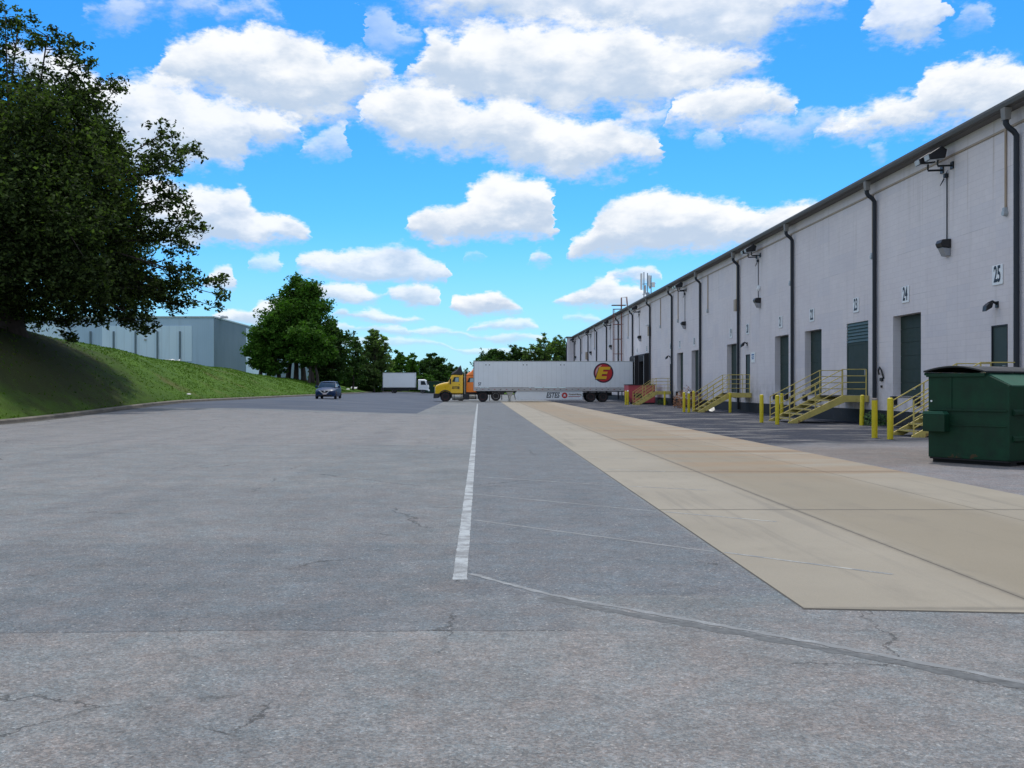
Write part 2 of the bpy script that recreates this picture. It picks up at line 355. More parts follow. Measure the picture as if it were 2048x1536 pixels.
    bn = t.new('ShaderNodeBump'); bn.inputs['Strength'].default_value = .55; bn.inputs['Distance'].default_value = .006
    h = t.m('ADD', t.voro(P, 88), t.m('MULTIPLY', cm, -1.2)); t.put(bn.inputs['Height'], h); t.put(b.inputs['Normal'], bn.outputs[0])
    return m
def mat_road():
    m, t, b = new_mat('dark_asphalt'); P = t.obj()
    c = t.mix(t.lin(t.noise(P, .2, 6, .6), .3, .7), (.070, .084, .112), (.105, .120, .148))
    g = t.lin(t.noise(P, 90, 3, .7), .3, .7, .75, 1.25); c = t.mix(1.0, c, t.comb(g, g, g), 'MULTIPLY')
    s = t.step(t.noise(t.v('MULTIPLY', P, (.2, 1, 1)), .8, 5), .5, .75); c = t.mix(t.m('MULTIPLY', s, .35), c, (.2, .2, .21))
    t.put(b.inputs['Base Color'], c); b.inputs['Roughness'].default_value = .9; b.inputs['Specular IOR Level'].default_value = .12
    return m
def xw_(t, x, wob): return t.m('ADD', x, t.m('MULTIPLY', wob, .8))
def mat_concrete():
    m, t, b = new_mat('apron_concrete'); P = t.obj(); x, y, z = t.xyz(P)[:3]
    wob = t.m('MULTIPLY_ADD', t.noise(P, 1.2, 5, .6), .9, -.45)
    c = t.mix(t.lin(t.noise(P, .35, 6, .6), .3, .7), (.248, .220, .168), (.305, .272, .212))
    mid = boxmask(t, t.m('ADD', x, t.m('MULTIPLY', wob, .25)), y, 3.85, 6.0, 0, 120, .30)
    c = t.mix(t.m('MULTIPLY', mid, .62), c, (.210, .176, .118))
    far = t.m('MULTIPLY', t.step(t.m('ADD', y, wob), 14.5, 20), t.step(x, 3.5, 4.2))
    rs = t.noise(t.v('MULTIPLY', P, (.35, 1.6, 1)), .9, 6, .62)
    band = t.m('MULTIPLY', t.step(rs, .38, .62), far); c = t.mix(t.m('MULTIPLY', band, .6), c, (.27, .175, .09))
    for yc in (17.65, 23.1, 28.55, 34.0):
        bn_ = t.m('MULTIPLY', t.step(t.m('ABSOLUTE', t.m('SUBTRACT', t.m('ADD', y, t.m('MULTIPLY', wob, .8)), yc+.1)), .0, .7, 1, 0), t.step(xw_(t, x, wob), 3.4, 4.6)); c = t.mix(t.m('MULTIPLY', bn_, .55), c, (.22, .13, .06))
    jn = t.m('ABSOLUTE', t.m('SUBTRACT', t.m('FRACT', t.m('DIVIDE', t.m('SUBTRACT', y, 6.75-2.725), 5.45)), .5)); jd = t.step(t.m('ADD', jn, t.m('MULTIPLY_ADD', t.noise(P, 5, 5, .7), .02, -.01)), .0, .016, 1, 0); c = t.mix(t.m('MULTIPLY', jd, .5), c, (.11, .10, .08))
    # soot and tyre marks along Y
    so = t.step(t.noise(t.v('MULTIPLY', P, (1.3, .5, 1)), .9, 6, .65), .52, .8); c = t.mix(t.m('MULTIPLY', so, .38), c, (.13, .115, .095))
    tm = t.step(t.noise(t.v('MULTIPLY', P, (3.5, .12, 1)), 1.0, 5, .6), .56, .70); c = t.mix(t.m('MULTIPLY', tm, .28), c, (.12, .11, .095))
    ed = t.step(t.m('ADD', t.m('ABSOLUTE', t.m('SUBTRACT', x, 3.85)), t.m('MULTIPLY_ADD', t.noise(P, 6, 5, .7), .12, -.06)), .0, .07, 1, 0); c = t.mix(t.m('MULTIPLY', ed, .45), c, (.10, .09, .075))
    g = t.lin(t.noise(P, 130, 3, .7), .3, .7, .90, 1.10); c = t.mix(1.0, c, t.comb(g, g, g), 'MULTIPLY')
    sp = t.step(t.noise(P, 5.5, 6, .8), .70, .76); c = t.mix(t.m('MULTIPLY', sp, .6), c, (.09, .08, .07))
    t.put(b.inputs['Base Color'], c); b.inputs['Roughness'].default_value = .85
    bn = t.new('ShaderNodeBump'); bn.inputs['Strength'].default_value = .25; bn.inputs['Distance'].default_value = .004
    t.put(bn.inputs['Height'], t.noise(P, 60, 4, .7)); t.put(b.inputs['Normal'], bn.outputs[0])
    return m
def mat_grass():
    m, t, b = new_mat('turf'); P = t.obj()
    c = t.mix(t.lin(t.noise(P, .35, 6, .65), .3, .7), (.048, .102, .010), (.078, .158, .013))
    g = t.lin(t.noise(P, 9, 6, .75), .3, .7, .75, 1.25); c = t.mix(1.0, c, t.comb(g, g, g), 'MULTIPLY')
    d = t.step(t.noise(P, .22, 6, .6), .54, .70); c = t.mix(t.m('MULTIPLY', d, .6), c, (.115, .095, .035))
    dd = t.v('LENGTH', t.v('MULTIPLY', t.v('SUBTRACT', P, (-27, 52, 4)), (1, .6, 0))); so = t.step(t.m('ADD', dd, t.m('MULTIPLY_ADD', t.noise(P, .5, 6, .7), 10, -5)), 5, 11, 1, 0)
    c = t.mix(t.m('MULTIPLY', so, .85), c, (.034, .032, .014))  # bare soil under the oak, darkened further to paint in the tree's shade
    t.put(b.inputs['Base Color'], c); b.inputs['Roughness'].default_value = .95; b.inputs['Specular IOR Level'].default_value = .15
    bn = t.new('ShaderNodeBump'); bn.inputs['Strength'].default_value = .8; bn.inputs['Distance'].default_value = .12
    t.put(bn.inputs['Height'], t.noise(P, 5, 6, .8)); t.put(b.inputs['Normal'], bn.outputs[0])
    return m
def mat_paint(name, col, cover=.5):
    m, t, b = new_mat(name); P = t.obj()
    f = t.m('ADD', t.noise(P, 3.5, 6, .7), t.m('MULTIPLY_ADD', t.noise(P, 60, 3, .7), .35, -.17))
    c = t.mix(t.step(f, cover-.10, cover+.12), col, (.195, .203, .205))
    t.put(b.inputs['Base Color'], c); b.inputs['Roughness'].default_value = .8
    return m

M_lot = mat_lot(); M_road = mat_road(); M_conc = mat_concrete(); M_grass = mat_grass()
xs = [-1500,-700,-350,-200,-130,-100,-85,-75,-68] + [-62+i*1.2 for i in range(35)] + [-19.9,-19.7,-19.6,-19.4,-19,-15,-12,-9,-6,-3,0,8,20,60,120,300,700,1500]
ys = [-300,-100] + [-60+i*3 for i in range(83)] + [190,190.5,191,192,196,205,220,240,260,300,400,600,1000,2000]
ys = sorted(set(y for y in ys if y < 189.5 or y >= 190))
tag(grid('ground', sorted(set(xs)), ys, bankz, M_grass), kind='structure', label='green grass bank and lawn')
lys = [-60,-30,0,38]+[38+i*2.5 for i in range(1, 15)]+[80,95,110,130,150,170,190]
lxs = [-19.4,-17,-15,-13,-11,-9,-7,-5,-3.5]
RY = 56.0
ly1 = sorted(set([q for q in lys if q < RY]+[RY])); ly2 = sorted(set([RY]+[q for q in lys if q > RY]))
tag(grid('parking_lot', lxs, ly1, lotz, M_lot), kind='structure')
tag(grid('parking_lot', [-3.5,-2,0,2.15,7.5,20,60], ly1, lotz, M_lot), kind='structure')
tag(grid('parking_lot', [-3.5,-2,0,2.15,7.5,20,60], ly2, lotz, M_lot), kind='structure')
tag(grid('road', lxs, ly2, lotz, M_road), kind='structure')
# concrete apron: slabs with narrow joints, lying on the lot
mb = MB(); js = [6.75]
while js[-1] < 100: js.append(js[-1]+5.45)
def apy(x, y): return y-(x-2.25)*.09 if y == 6.75 else y
for a, b_ in zip(js[:-1], js[1:]):
    for x0, x1 in ((2.2, 3.845), (3.855, 6.095), (6.105, 7.5)):
        g = .007
        mb.add([(x0, apy(x0, a)+g, .0045), (x1, apy(x1, a)+g, .0045), (x1, b_-g, .0045), (x0, b_-g, .0045)], [(0, 1, 2, 3)])
tag(build(mb, 'concrete_apron', M_conc), kind='structure')
mb = MB(); mb.add([(2.188, 6.742, .002), (7.51, 6.26, .002), (7.51, 106, .002), (2.188, 106, .002)], [(0, 1, 2, 3)])
tag(build(mb, 'joint_sealant', pm('joint_tar', (.085, .08, .07), .9)), kind='structure')
# painted markings
M_wht = mat_paint('worn_white_paint', (.38, .41, .42), .51); M_faint = mat_paint('faint_white_paint', (.31, .325, .33), .40); M_faintc = mat_paint('faint_paint_on_concrete', (.38, .37, .33), .48)
def strip(mb, pts, wd, z=.004, rag=.12):
    pts = [Vector((p[0], p[1], 0)) for p in pts]; rg = random.Random(int(wd*1e4)+len(pts)); P2 = []
    for a, b2 in zip(pts[:-1], pts[1:]):
        n = max(2, int((b2-a).length/(.07 if a.y < 14 else .4)))
        P2 += [a.lerp(b2, i/n) for i in range(n)]
    P2.append(pts[-1]); L_ = []
    for i, p in enumerate(P2):
        d = (P2[min(i+1, len(P2)-1)]-P2[max(i-1, 0)]).normalized().cross(Vector((0, 0, 1)))*wd/2
        L_.append((p+d*(1+rg.uniform(-rag, rag))+Vector((0, 0, z)), p-d*(1+rg.uniform(-rag, rag))+Vector((0, 0, z))))
    for (a0, a1), (b0, b1) in zip(L_[:-1], L_[1:]): mb.add([a0[:], b0[:], b1[:], a1[:]], [(0, 1, 2, 3)])
mb = MB(); strip(mb, [(-.15, 7.78), (-.14, 20), (-.15, 45), (-.13, 88)], .112, .002, rag=.08); tag(build(mb, 'long_white_line', M_wht), kind='structure')
mb = MB(); mc = MB()
strip(mb, [(-.07, 8.03), (.51, 7.22), (1.9, 5.93), (2.77, 5.08), (4.2, 3.7)], .055, .002, .5)
for y0, y1, y2 in ((11.28, 9.10, 7.98), (14.0, 12.05, 11.1), (16.76, 15.15, 14.5), (20.3, 18.3, 17.7), (23.2, 21.3, 20.9)):
    if y0 < 20: strip(mb, [(-.06, y0), (2.14, y1)], .05, .002, .3)
    strip(mc, [(2.22, y1-.06), (3.3, y2)], .05, .0062)
tag(build(mb, 'bay_lines', M_faint), kind='structure'); tag(build(mc, 'bay_lines', M_faintc), kind='structure')
mb = MB(); strip(mb, [(.45, 7.12), (1.15, 6.46), (1.86, 5.84), (2.74, 4.99), (4.15, 3.6)], .10, .0012, .45)
tag(build(mb, 'asphalt_joint', pm('joint_bitumen', (.112, .118, .120), .9, var=.4, scale=16)), kind='structure')
# kerb along the bank
mb = MB(); yk = [-60,-20,0,20,38]+[38+i*2.5 for i in range(1, 15)]+[80,95,110,130,150,170,189.7]
rings = []
for y in yk:
    z = lotz(LX0, y); rings.append([(LX0-.32, y, z-.1), (LX0-.32, y, z+.15), (LX0-.05, y, z+.15), (LX0+.0, y, z+.11), (LX0+.02, y, z-.1)])
mb.loft(rings)
M_kerb = pm('kerb_concrete', (.17, .15, .12), .9, var=.3, scale=1.5, dirt=(.07, .065, .05, .7), dscale=.8)
tag(build(mb, 'kerb', M_kerb), kind='structure')
mb = MB(); yg = yk
mb.loft([[(LX0+.02, y, lotz(LX0+.02, y)+.004), (LX0+.50, y, lotz(LX0+.50, y)+.006)] for y in yg], cap=False)
tag(build(mb, 'gutter', pm('gutter_concrete', (.17, .16, .14), .9, var=.3, scale=1.2, dirt=(.08,.09,.05,.6))), kind='structure')
mb = MB(); xk = [-19.4+i*3 for i in range(14)]
mb.loft([[(x, 190.3, lotz(x, 190)-.1), (x, 190.3, lotz(x, 190)+.15), (x, 190.02, lotz(x, 190)+.15), (x, 189.98, lotz(x, 190)-.1)] for x in xk])
tag(build(mb, 'kerb', M_kerb), kind='structure')

# grass tufts on the bank (uncountable)
def tufts():
    rng = np.random.default_rng(5); n = 42000
    X = LX0-.4-rng.random(n)**1.1*13; Y = 30+rng.random(n)**1.5*130
    V = []; F = []
    for x, y in zip(X, Y):
        z = bankz(x, y)-.02; h = rng.uniform(.04, .11); a = rng.uniform(0, 3.14); wd = rng.uniform(.02, .05)*(1+y/90); dx_, dy_ = math.cos(a)*wd, math.sin(a)*wd
        if math.hypot(x+27, (y-52)*.6) < 9 and rng.random() < .75: continue
        l = rng.normal(0, .06, 2); i = len(V)
        V += [(x-dx_, y-dy_, z), (x+dx_, y+dy_, z), (x+l[0], y+l[1], z+h)]; F.append((i, i+1, i+2))
    mb = MB(); mb.v = V; mb.f = F
    m, t, b = new_mat('grass_blades'); r_ = t.new('ShaderNodeNewGeometry').outputs['Random Per Island']
    c = t.mix(r_, (.056, .115, .011), (.085, .170, .018)); d = t.step(t.noise(t.obj(), .22, 6, .6), .54, .70); c = t.mix(t.m('MULTIPLY', d, .6), c, (.13, .11, .045))
    t.put(b.inputs['Base Color'], c); b.inputs['Roughness'].default_value = .8; b.inputs['Specular IOR Level'].default_value = .1
    tr = t.new('ShaderNodeBsdfTranslucent'); t.put(tr.inputs[0], c); mx = t.new('ShaderNodeMixShader'); mx.inputs[0].default_value = .5; t.l.new(b.outputs[0], mx.inputs[1]); t.l.new(tr.outputs[0], mx.inputs[2]); t.l.new(mx.outputs[0], m.node_tree.nodes['Material Output'].inputs[0])
    me = bpy.data.meshes.new('grass'); me.from_pydata(V, [], F); me.materials.append(m)
    tag(link(bpy.data.objects.new('grass', me)), 'short uneven grass growing on the bank above the kerb', 'grass', kind='stuff')
tufts()
# ------------------------------------------------------------------ warehouse on the right
XW = 16.1; ROOF = 9.9
def mat_block(name, lo, hi):
    m, t, b = new_mat(name); P = t.obj(); x, y, z = t.xyz(P)[:3]
    br = t.new('ShaderNodeTexBrick'); t.put(br.inputs['Vector'], t.comb(y, z, 0)); br.inputs['Scale'].default_value = 1
    br.inputs['Brick Width'].default_value = .41; br.inputs['Row Height'].default_value = .205; br.inputs['Mortar Size'].default_value = .006; br.inputs['Mortar Smooth'].default_value = .5
    br.inputs['Color1'].default_value = (1, 1, 1, 1); br.inputs['Color2'].default_value = (.965, .965, .97, 1); br.inputs['Mortar'].default_value = (.88, .88, .88, 1)
    c = t.mix(t.lin(t.noise(P, .5, 6, .6), .3, .7), lo, hi)
    c = t.mix(1.0, c, br.outputs['Color'], 'MULTIPLY')
    st = t.noise(t.v('MULTIPLY', P, (2.2, 2.2, .12)), 1.2, 6, .6)
    c = t.mix(t.m('MULTIPLY', t.step(st, .52, .80), .32), c, (.42, .39, .35))
    rr = t.noise(t.v('MULTIPLY', P, (5, 5, .10)), 1.0, 5, .6); ru = t.m('MULTIPLY', t.m('MULTIPLY', t.step(rr, .58, .72), t.step(z, 6.2, 9.2)), .55); c = t.mix(ru, c, (.38, .30, .22))
    pt = t.step(t.noise(t.v('SNAP', P, (1.64, 1.64, .82)), 3.3, 0), .60, .62); c = t.mix(t.m('MULTIPLY', pt, .22), c, (.62, .61, .66))
    # thin hairline seams that follow single courses
    row = t.m('FRACT', t.m('DIVIDE', z, 1.64)); ln = t.m('MULTIPLY', t.step(row, .0, .010, 1, 0), t.step(t.noise(t.v('MULTIPLY', P, (1, .35, 1)), .8, 4), .50, .60))
    c = t.mix(t.m('MULTIPLY', ln, .6), c, (.25, .24, .24))
    low = t.m('MULTIPLY', t.step(z, .5, 2.4, 1, 0), t.step(t.noise(P, 1.4, 6, .7), .38, .66)); c = t.mix(t.m('MULTIPLY', low, .55), c, (.30, .27, .23))
    sp = t.step(t.noise(P, 4, 7, .8), .70, .76); c = t.mix(t.m('MULTIPLY', sp, .5), c, (.22, .2, .18))
    t.put(b.inputs['Base Color'], c); b.inputs['Roughness'].default_value = .8; b.inputs['Specular IOR Level'].default_value = .3
    bn = t.new('ShaderNodeBump'); bn.inputs['Strength'].default_value = .5; bn.inputs['Distance'].default_value = .01
    t.put(bn.inputs['Height'], t.m('ADD', t.m('MULTIPLY', br.outputs['Fac'], -1.0), t.m('MULTIPLY', t.noise(P, 40, 4), .3))); t.put(b.inputs['Normal'], bn.outputs[0])
    return m
M_block = mat_block('painted_block', (.745, .69, .69), (.81, .76, .755))
M_plinth = pm('dark_plinth_paint', (.018, .023, .028), .8, var=.3, scale=2, dirt=(.06, .06, .055, .5), dscale=2)
M_dgreen = pm('dark_green_door', (.014, .036, .029), .65, var=.15, scale=3, dirt=(.035, .045, .04, .4), dscale=2)
M_pipe = pm('dark_pipe_paint', (.016, .021, .030), .6, var=.2, scale=4)
M_leader = pm('taupe_leader', (.22, .205, .185), .6, var=.1)
M_gut = pm('gutter_brown', (.095, .09, .082), .6, var=.15, scale=2)
M_beige = pm('beige_conduit', (.42, .33, .24), .6, var=.1)
M_black = pm('black_rubber', (.014, .014, .016), .8, var=.4, scale=9)
M_lgrey = pm('light_grey_metal', (.42, .45, .46), .45, metal=.3, var=.1)
M_sign = pm('white_plaque', (.86, .88, .88), .5, var=.05)
M_ink = pm('dark_ink', (.018, .035, .055), .6, var=.1)
M_roofm = pm('roof_membrane', (.3, .3, .29), .9)
M_dark = pm('dark_bronze_metal', (.02, .02, .022), .4, metal=.2, var=.2)
M_lens = pm('lamp_lens', (.55, .58, .6), .12, var=.1, scale=12)

wh = empty('warehouse', (XW, 0, 0), 'long white painted block warehouse with green dock doors and a brown gutter', 'warehouse')
Y0, Y1 = -8.0, 171.0
# openings: (ya, yb, za, zb, kind)
DOOR = [(36.43,38.89,1.15,4.24,'dock'), (41.36,43.79,1.15,4.26,'flush'), (47.0,49.42,1.15,4.24,'dock'), (52.0,54.42,1.15,4.24,'dock'),
        (62.5,64.93,1.15,4.24,'dock'), (73.3,75.75,1.15,4.24,'dock'), (78.9,81.3,1.15,4.24,'dock'),
        (30.45,31.41,1.15,3.42,'man'), (59.4,60.3,1.15,3.45,'man'), (83.3,84.25,1.15,3.45,'man'),
        (94.7,97.3,1.15,4.2,'seal'), (100.4,103.0,1.15,4.2,'seal'), (19.4,21.8,1.15,4.24,'dock'), (14.0,16.4,1.15,4.24,'dock'), (4.0,6.4,1.15,4.24,'dock')]
ysw = sorted(set([Y0, Y1]+[q for d in DOOR for q in d[:2]])); zsw = sorted(set([.57, ROOF-.02]+[q for d in DOOR for q in d[2:4]]))
mb = MB()
for a, b_ in zip(ysw[:-1], ysw[1:]):
    col = [(c, d) for c, d in zip(zsw[:-1], zsw[1:]) if not any(D_[0] <= (a+b_)/2 <= D_[1] and D_[2] <= (c+d)/2 <= D_[3] for D_ in DOOR)]
    k = 0
    while k < len(col):      # merge vertically
        c, d = col[k]
        while k+1 < len(col) and abs(col[k+1][0]-d) < 1e-6: k += 1; d = col[k][1]
        mb.add([(0, a, c), (0, b_, c), (0, b_, d), (0, a, d)], [(0, 1, 2, 3)]); k += 1
for ya, yb, za, zb, kd in DOOR:
    t_ = .34 if kd in ('dock', 'seal') else .05
    mb.add([(0,ya,za),(0,yb,za),(0,yb,zb),(0,ya,zb),(t_,ya,za),(t_,yb,za),(t_,yb,zb),(t_,ya,zb)], [(0,1,5,4),(1,2,6,5),(2,3,7,6),(3,0,4,7)])
mb.add([(.01, Y0, 0), (60, Y0, 0), (60, Y0, ROOF-.02), (.01, Y0, ROOF-.02), (.01, Y1, 0), (60, Y1, 0), (60, Y1, ROOF-.02), (.01, Y1, ROOF-.02)], [(0,1,2,3),(4,5,6,7),(1,5,6,2)])
build(mb, 'wall', M_block, wh)
mb = MB().box(-1.05, -.001, Y1-1.9, Y1+.4, 0, ROOF-.06); build(mb, 'end_wall', M_block, wh)
mb = MB().box(-1.35, -.54, Y1-2.1, Y1+.6, ROOF-.055, ROOF+.12); build(mb, 'end_roof', M_gut, wh)
# dark painted base
mb = MB()
mb.box(-.006, .2, Y0, Y1-.01, 0, .57)
build(mb, 'plinth', M_plinth, wh)
mb = MB().box(-.30, 60.1, Y0-.1, Y1-.14, ROOF, ROOF+.10); build(mb, 'roof', M_roofm, wh)
mb = MB().prism([(-.50, ROOF-.08), (-.34, ROOF-.09), (-.315, ROOF+.08), (-.52, ROOF+.10), (-.53, ROOF+.02)], 'y', Y0-.1, Y1-.15); build(mb, 'gutter', M_gut, wh)
mb = MB().box(-.31, -.005, Y0, Y1-.15, ROOF-.09, ROOF-.003); build(mb, 'soffit', pm('soffit_paint', (.16, .155, .15), .8), wh)
# doors
def door(ya, yb, za, zb, kd):
    W_ = yb-ya
    if kd == 'dock' or kd == 'seal':
        mb = MB(); n = 6; h = (zb-za)/n
        for i in range(n):
            z0 = za+i*h
            mb.box(.30, .34, ya+.002, yb-.002, z0+.006, z0+h-.006)
            for q in (.33, .66): mb.box(.296, .30, ya+.05, yb-.05, z0+h*q-.012, z0+h*q+.012)
        mb.box(.33, .36, ya+.002, yb-.002, za, zb)
        d = build(mb, 'dock_door', M_dgreen, wh)
        mb = MB().box(.285, .299, ya+W_/2-.10, ya+W_/2+.10, za+.25, za+.33); build(mb, 'handle', M_lgrey, d)
        if kd == 'dock':
            for y in (ya+.02, yb-.42): build(MB().box(-.13, -.008, y, y+.40, .82, 1.14), 'dock_bumper', M_black, wh, bevel=.02)
            build(MB().box(-.02, .30, ya+.01, yb-.01, 1.10, 1.146), 'dock_sill', pm('sill_steel', (.20, .18, .15), .7, metal=.4) if 'sill_steel' not in bpy.data.materials else bpy.data.materials['sill_steel'], wh)
    elif kd == 'flush':
        mb = MB().box(.02, .06, ya+.02, yb-.02, za, 3.40); d = build(mb, 'dock_door', M_dgreen, wh)
        mb = MB().box(.0, .02, ya+.02, yb-.02, za, za+.03)
        for z in (za+.03, 3.30): mb.box(.008, .02, ya+.12, yb-.12, z, z+.08)
        mb.box(.008, .02, ya+.02, ya+.12, za+.03, 3.38); mb.box(.008, .02, yb-.12, yb-.02, za+.03, 3.38); build(mb, 'door_frame', M_dgreen, d)
        mb = MB()
        for i in range(6):
            z = 3.42+i*.14; mb.prism([(.0, z), (.045, z+.12), (.055, z+.12), (.012, z)], 'y', ya+.02, yb-.02)
        mb.box(.055, .07, ya+.02, yb-.02, 3.40, zb); build(mb, 'louver', pm('green_louver', (.025, .07, .058), .5), wh)
        build(MB().box(-.05, .005, ya+.25, ya+.30, 2.0, 2.25), 'handle', M_lgrey, d, bevel=.01)
    else:
        d = build(MB().box(.03, .06, ya+.04, yb-.04, za+.01, zb-.04), 'door', pm('grey_green_door', (.03, .055, .05), .6, dirt=(.06, .07, .06, .3)) if 'grey_green_door' not in bpy.data.materials else bpy.data.materials['grey_green_door'], wh)
        mb = MB().box(-.012, .05, ya, ya+.04, za, zb).box(-.012, .05, yb-.04, yb, za, zb).box(-.012, .05, ya+.04, yb-.04, zb-.04, zb); build(mb, 'door_frame', M_pipe, d)
        mb = MB().tube([(.03, ya+.12, za+1.0), (-.03, ya+.12, za+1.0), (-.03, ya+.24, za+1.0)], .012, 6); build(mb, 'handle', M_lgrey, d)
for d_ in DOOR: door(*d_)
# downpipes
def dpipe(y, name='downpipe', x0=-.12, ex=0):
    mb = MB().tube([(-.42+ex, y, ROOF-.44), (-.42+ex, y, ROOF-.56), (-.37+ex, y-.02, ROOF-.66), (-.2+ex, y-.03, ROOF-.80), (x0+ex, y-.03, ROOF-.92), (x0+ex, y-.03, ROOF-1.2), (x0+ex, y-.03, .12)], .085, 10)
    d = build(mb, name, M_pipe, wh, smooth=True)
    build(MB().prism([(-.53+ex, ROOF-.10), (-.31+ex, ROOF-.10), (-.34+ex, ROOF-.46), (-.50+ex, ROOF-.46)], 'y', y-.13, y+.11), 'leader_head', M_leader, d)
for k in range(-2, 14): dpipe(29.8+k*10.63 if k > 0 else 29.76+k*10.63)
dpipe(170.6, ex=-1.06)
# long conduit and drops with junction boxes
mb = MB().box(-.05, -.004, Y0, Y1-.2, 9.34, 9.40); build(mb, 'conduit', M_beige, wh)
for y in (9.5, 20, 30.5, 40.8, 51.5, 70.2, 80.7, 88.5, 107.7, 139, 156):
    d = build(MB().tube([(-.04, y, 9.33), (-.04, y, 6.95)], .035, 8), 'conduit_drop', M_beige, wh, smooth=True)
    build(MB().lathe([(.085, -.13), (.10, -.02), (.10, 0)], (0, y, 6.80), 'x', 12).box(-.11, -.005, y-.06, y+.06, 6.80, 6.97), 'junction_box', M_lgrey, d)
d = build(MB().box(-.10, -.004, 62.0, 62.25, 6.95, 9.33), 'conduit_drop', M_beige, wh); build(MB().box(-.22, -.006, 61.9, 62.4, 6.22, 6.94), 'junction_box', M_beige, d, bevel=.01)
d = build(MB().box(-.08, -.004, 93.9, 94.05, 7.3, 9.33), 'conduit_drop', M_beige, wh); build(MB().box(-.24, -.006, 93.6, 94.2, 6.30, 7.15), 'junction_box', M_beige, d, bevel=.01)
build(MB().box(-.24, -.006, 148.4, 149.4, 5.6, 6.7), 'junction_box', M_beige, wh, bevel=.01)
# dock seals
for ya, yb, za, zb, kd in DOOR:
    if kd != 'seal': continue
    mb = MB().prism([(-.006, za-.05), (-.55, za-.05), (-.55, zb+.30), (-.42, zb+.48), (-.006, zb+.52)], 'y', ya-.36, ya-.02)
    mb.prism([(-.006, za-.05), (-.55, za-.05), (-.55, zb+.30), (-.42, zb+.48), (-.006, zb+.52)], 'y', yb+.02, yb+.36)
    mb.prism([(-.006, zb-.05), (-.5, zb-.25), (-.56, zb+.28), (-.43, zb+.47), (-.006, zb+.50)], 'y', ya-.019, yb+.019)
    d = build(mb, 'dock_seal', M_black, wh, bevel=.03)
    build(MB().box(-.562, -.552, ya-.36, ya-.30, za, zb+.25), 'edge_strip', M_sign, d)

# number plaques (each its own sign)
NUM = [('25', 31.0, 4.98, 'door half hidden by the green dumpster'), ('24', 37.7, 4.99, 'recessed dock door left of the dumpster'), ('23', 42.65, 4.99, 'louvred green door'),
       ('22', 48.3, 4.97, 'recessed door behind the wide stairs'), ('21', 53.3, 4.97, 'recessed dock door between two yellow stairways'), ('20', 59.85, 4.97, 'narrow grey door beside the small notice'),
       ('19', 63.8, 4.95, 'recessed dock door next to the tan box'), ('18', 74.7, 4.9, 'recessed dock door behind the bollards'), ('17', 80.1, 4.9, 'second recessed door from the far stairs'),
       ('16', 83.9, 4.9, 'narrow door above the farthest stairs'), ('15', 95.8, 5.15, 'open black dock seal'), ('14', 101.6, 5.15, 'black seal holding the white trailer')]
for s_, y, z, wt in NUM:
    e = empty('number_sign', (XW, y, z), 'square white plaque with number %s above the %s' % (s_, wt), 'number sign', 'white number plaques along the warehouse wall')
    build(MB().box(-.035, -.008, -.31, .31, -.31, .31), 'plate', M_sign, e, bevel=.006)
    text(s_, .70, lambda a, b2, c: (-.038-c, -a, b2+.0), 'numerals', M_ink, e, bold=.016, xs=.60)
# floodlight pairs, wall packs with their drops, and hooded door lamps
def flood(y, label):
    e = empty('floodlight', (XW, y, 9.03), label, 'floodlight', 'twin floodlights under the warehouse gutter')
    for s_ in (-.42, .32):
        build(MB().tube([(-.006, s_, 0), (-.5, s_, -.02), (-.52, s_, .04), (-.5, s_, .30)], .035, 8).box(-.05, -.005, s_-.10, s_+.10, -.12, .12), 'bracket', M_dark, e, smooth=True)
        h = build(MB().prism([(-.86, .16), (-.34, .22), (-.28, .50), (-.46, .62), (-.90, .34)], 'y', s_-.21, s_+.21), 'lamp_head', M_dark, e, bevel=.02)
        h.rotation_euler = (0, 0, 0)
        build(MB().prism([(-.90, .325), (-.865, .17), (-.875, .168), (-.912, .322)], 'y', s_-.17, s_+.17).prism([(-.84, .155), (-.36, .212), (-.36, .202), (-.84, .145)], 'y', s_-.17, s_+.17), 'lens', M_lens, h)
    build(MB().tube([(-.03, -.1, -.1), (-.12, .1, -.45), (-.10, .3, -.55), (-.04, .1, -.35)], .012, 6).tube([(-.03, -.05, -.25), (-.03, -.05, -2.45)], .02, 6).box(-.12, -.005, -.12, .02, -.34, -.20), 'cable', M_pipe, e)
    return e
fl = flood(34.4, 'twin dark floodlight nearest the camera, above plaque 24 and 25')
for y, wd in ((57.6, 'above the small white camera dome'), (78.1, 'third from the right, over plaques 17 and 18'), (100.3, 'above the docked white trailer and its black seal'), (122.4, 'just beyond the rusty caged ladder'), (143.7, 'second from the far end of the wall'), (166.8, 'farthest, close to the jutting end wall')):
    copy_tree(fl, (XW, y, 9.03), 'twin dark floodlight ' + wd)
def pack(y, z, label, g):
    e = empty('wall_light', (XW, y, z), label, 'wall light', g)
    build(MB().prism([(-.006, -.05), (-.30, -.02), (-.36, .12), (-.30, .24), (-.006, .26)], 'y', -.22, .22), 'housing', M_dark, e, bevel=.02)
    build(MB().prism([(-.006, -.32), (-.16, -.30), (-.29, -.03), (-.006, -.06)], 'y', -.19, .19), 'lens', pm('prismatic_glass', (.30, .31, .33), .2) if 'prismatic_glass' not in bpy.data.materials else bpy.data.materials['prismatic_glass'], e, bevel=.02)
    return e
GP = 'wall lights hanging below the floodlights'
p0 = pack(34.3, 6.3, 'dark wall light with glass bowl high above plaque 24', GP)
for y, wd in ((57.3, 'below the small camera dome'), (78.0, 'left of plaque 18, second beyond the camera dome'), (99.4, 'above plaque 15 and the black dock seals'), (121.3, 'just left of the rusty ladder'), (143, 'second from the far end of the wall'), (165.6, 'nearest the jutting far end wall')):
    copy_tree(p0, (XW, y, 6.35), 'dark wall light with glass bowl ' + wd)
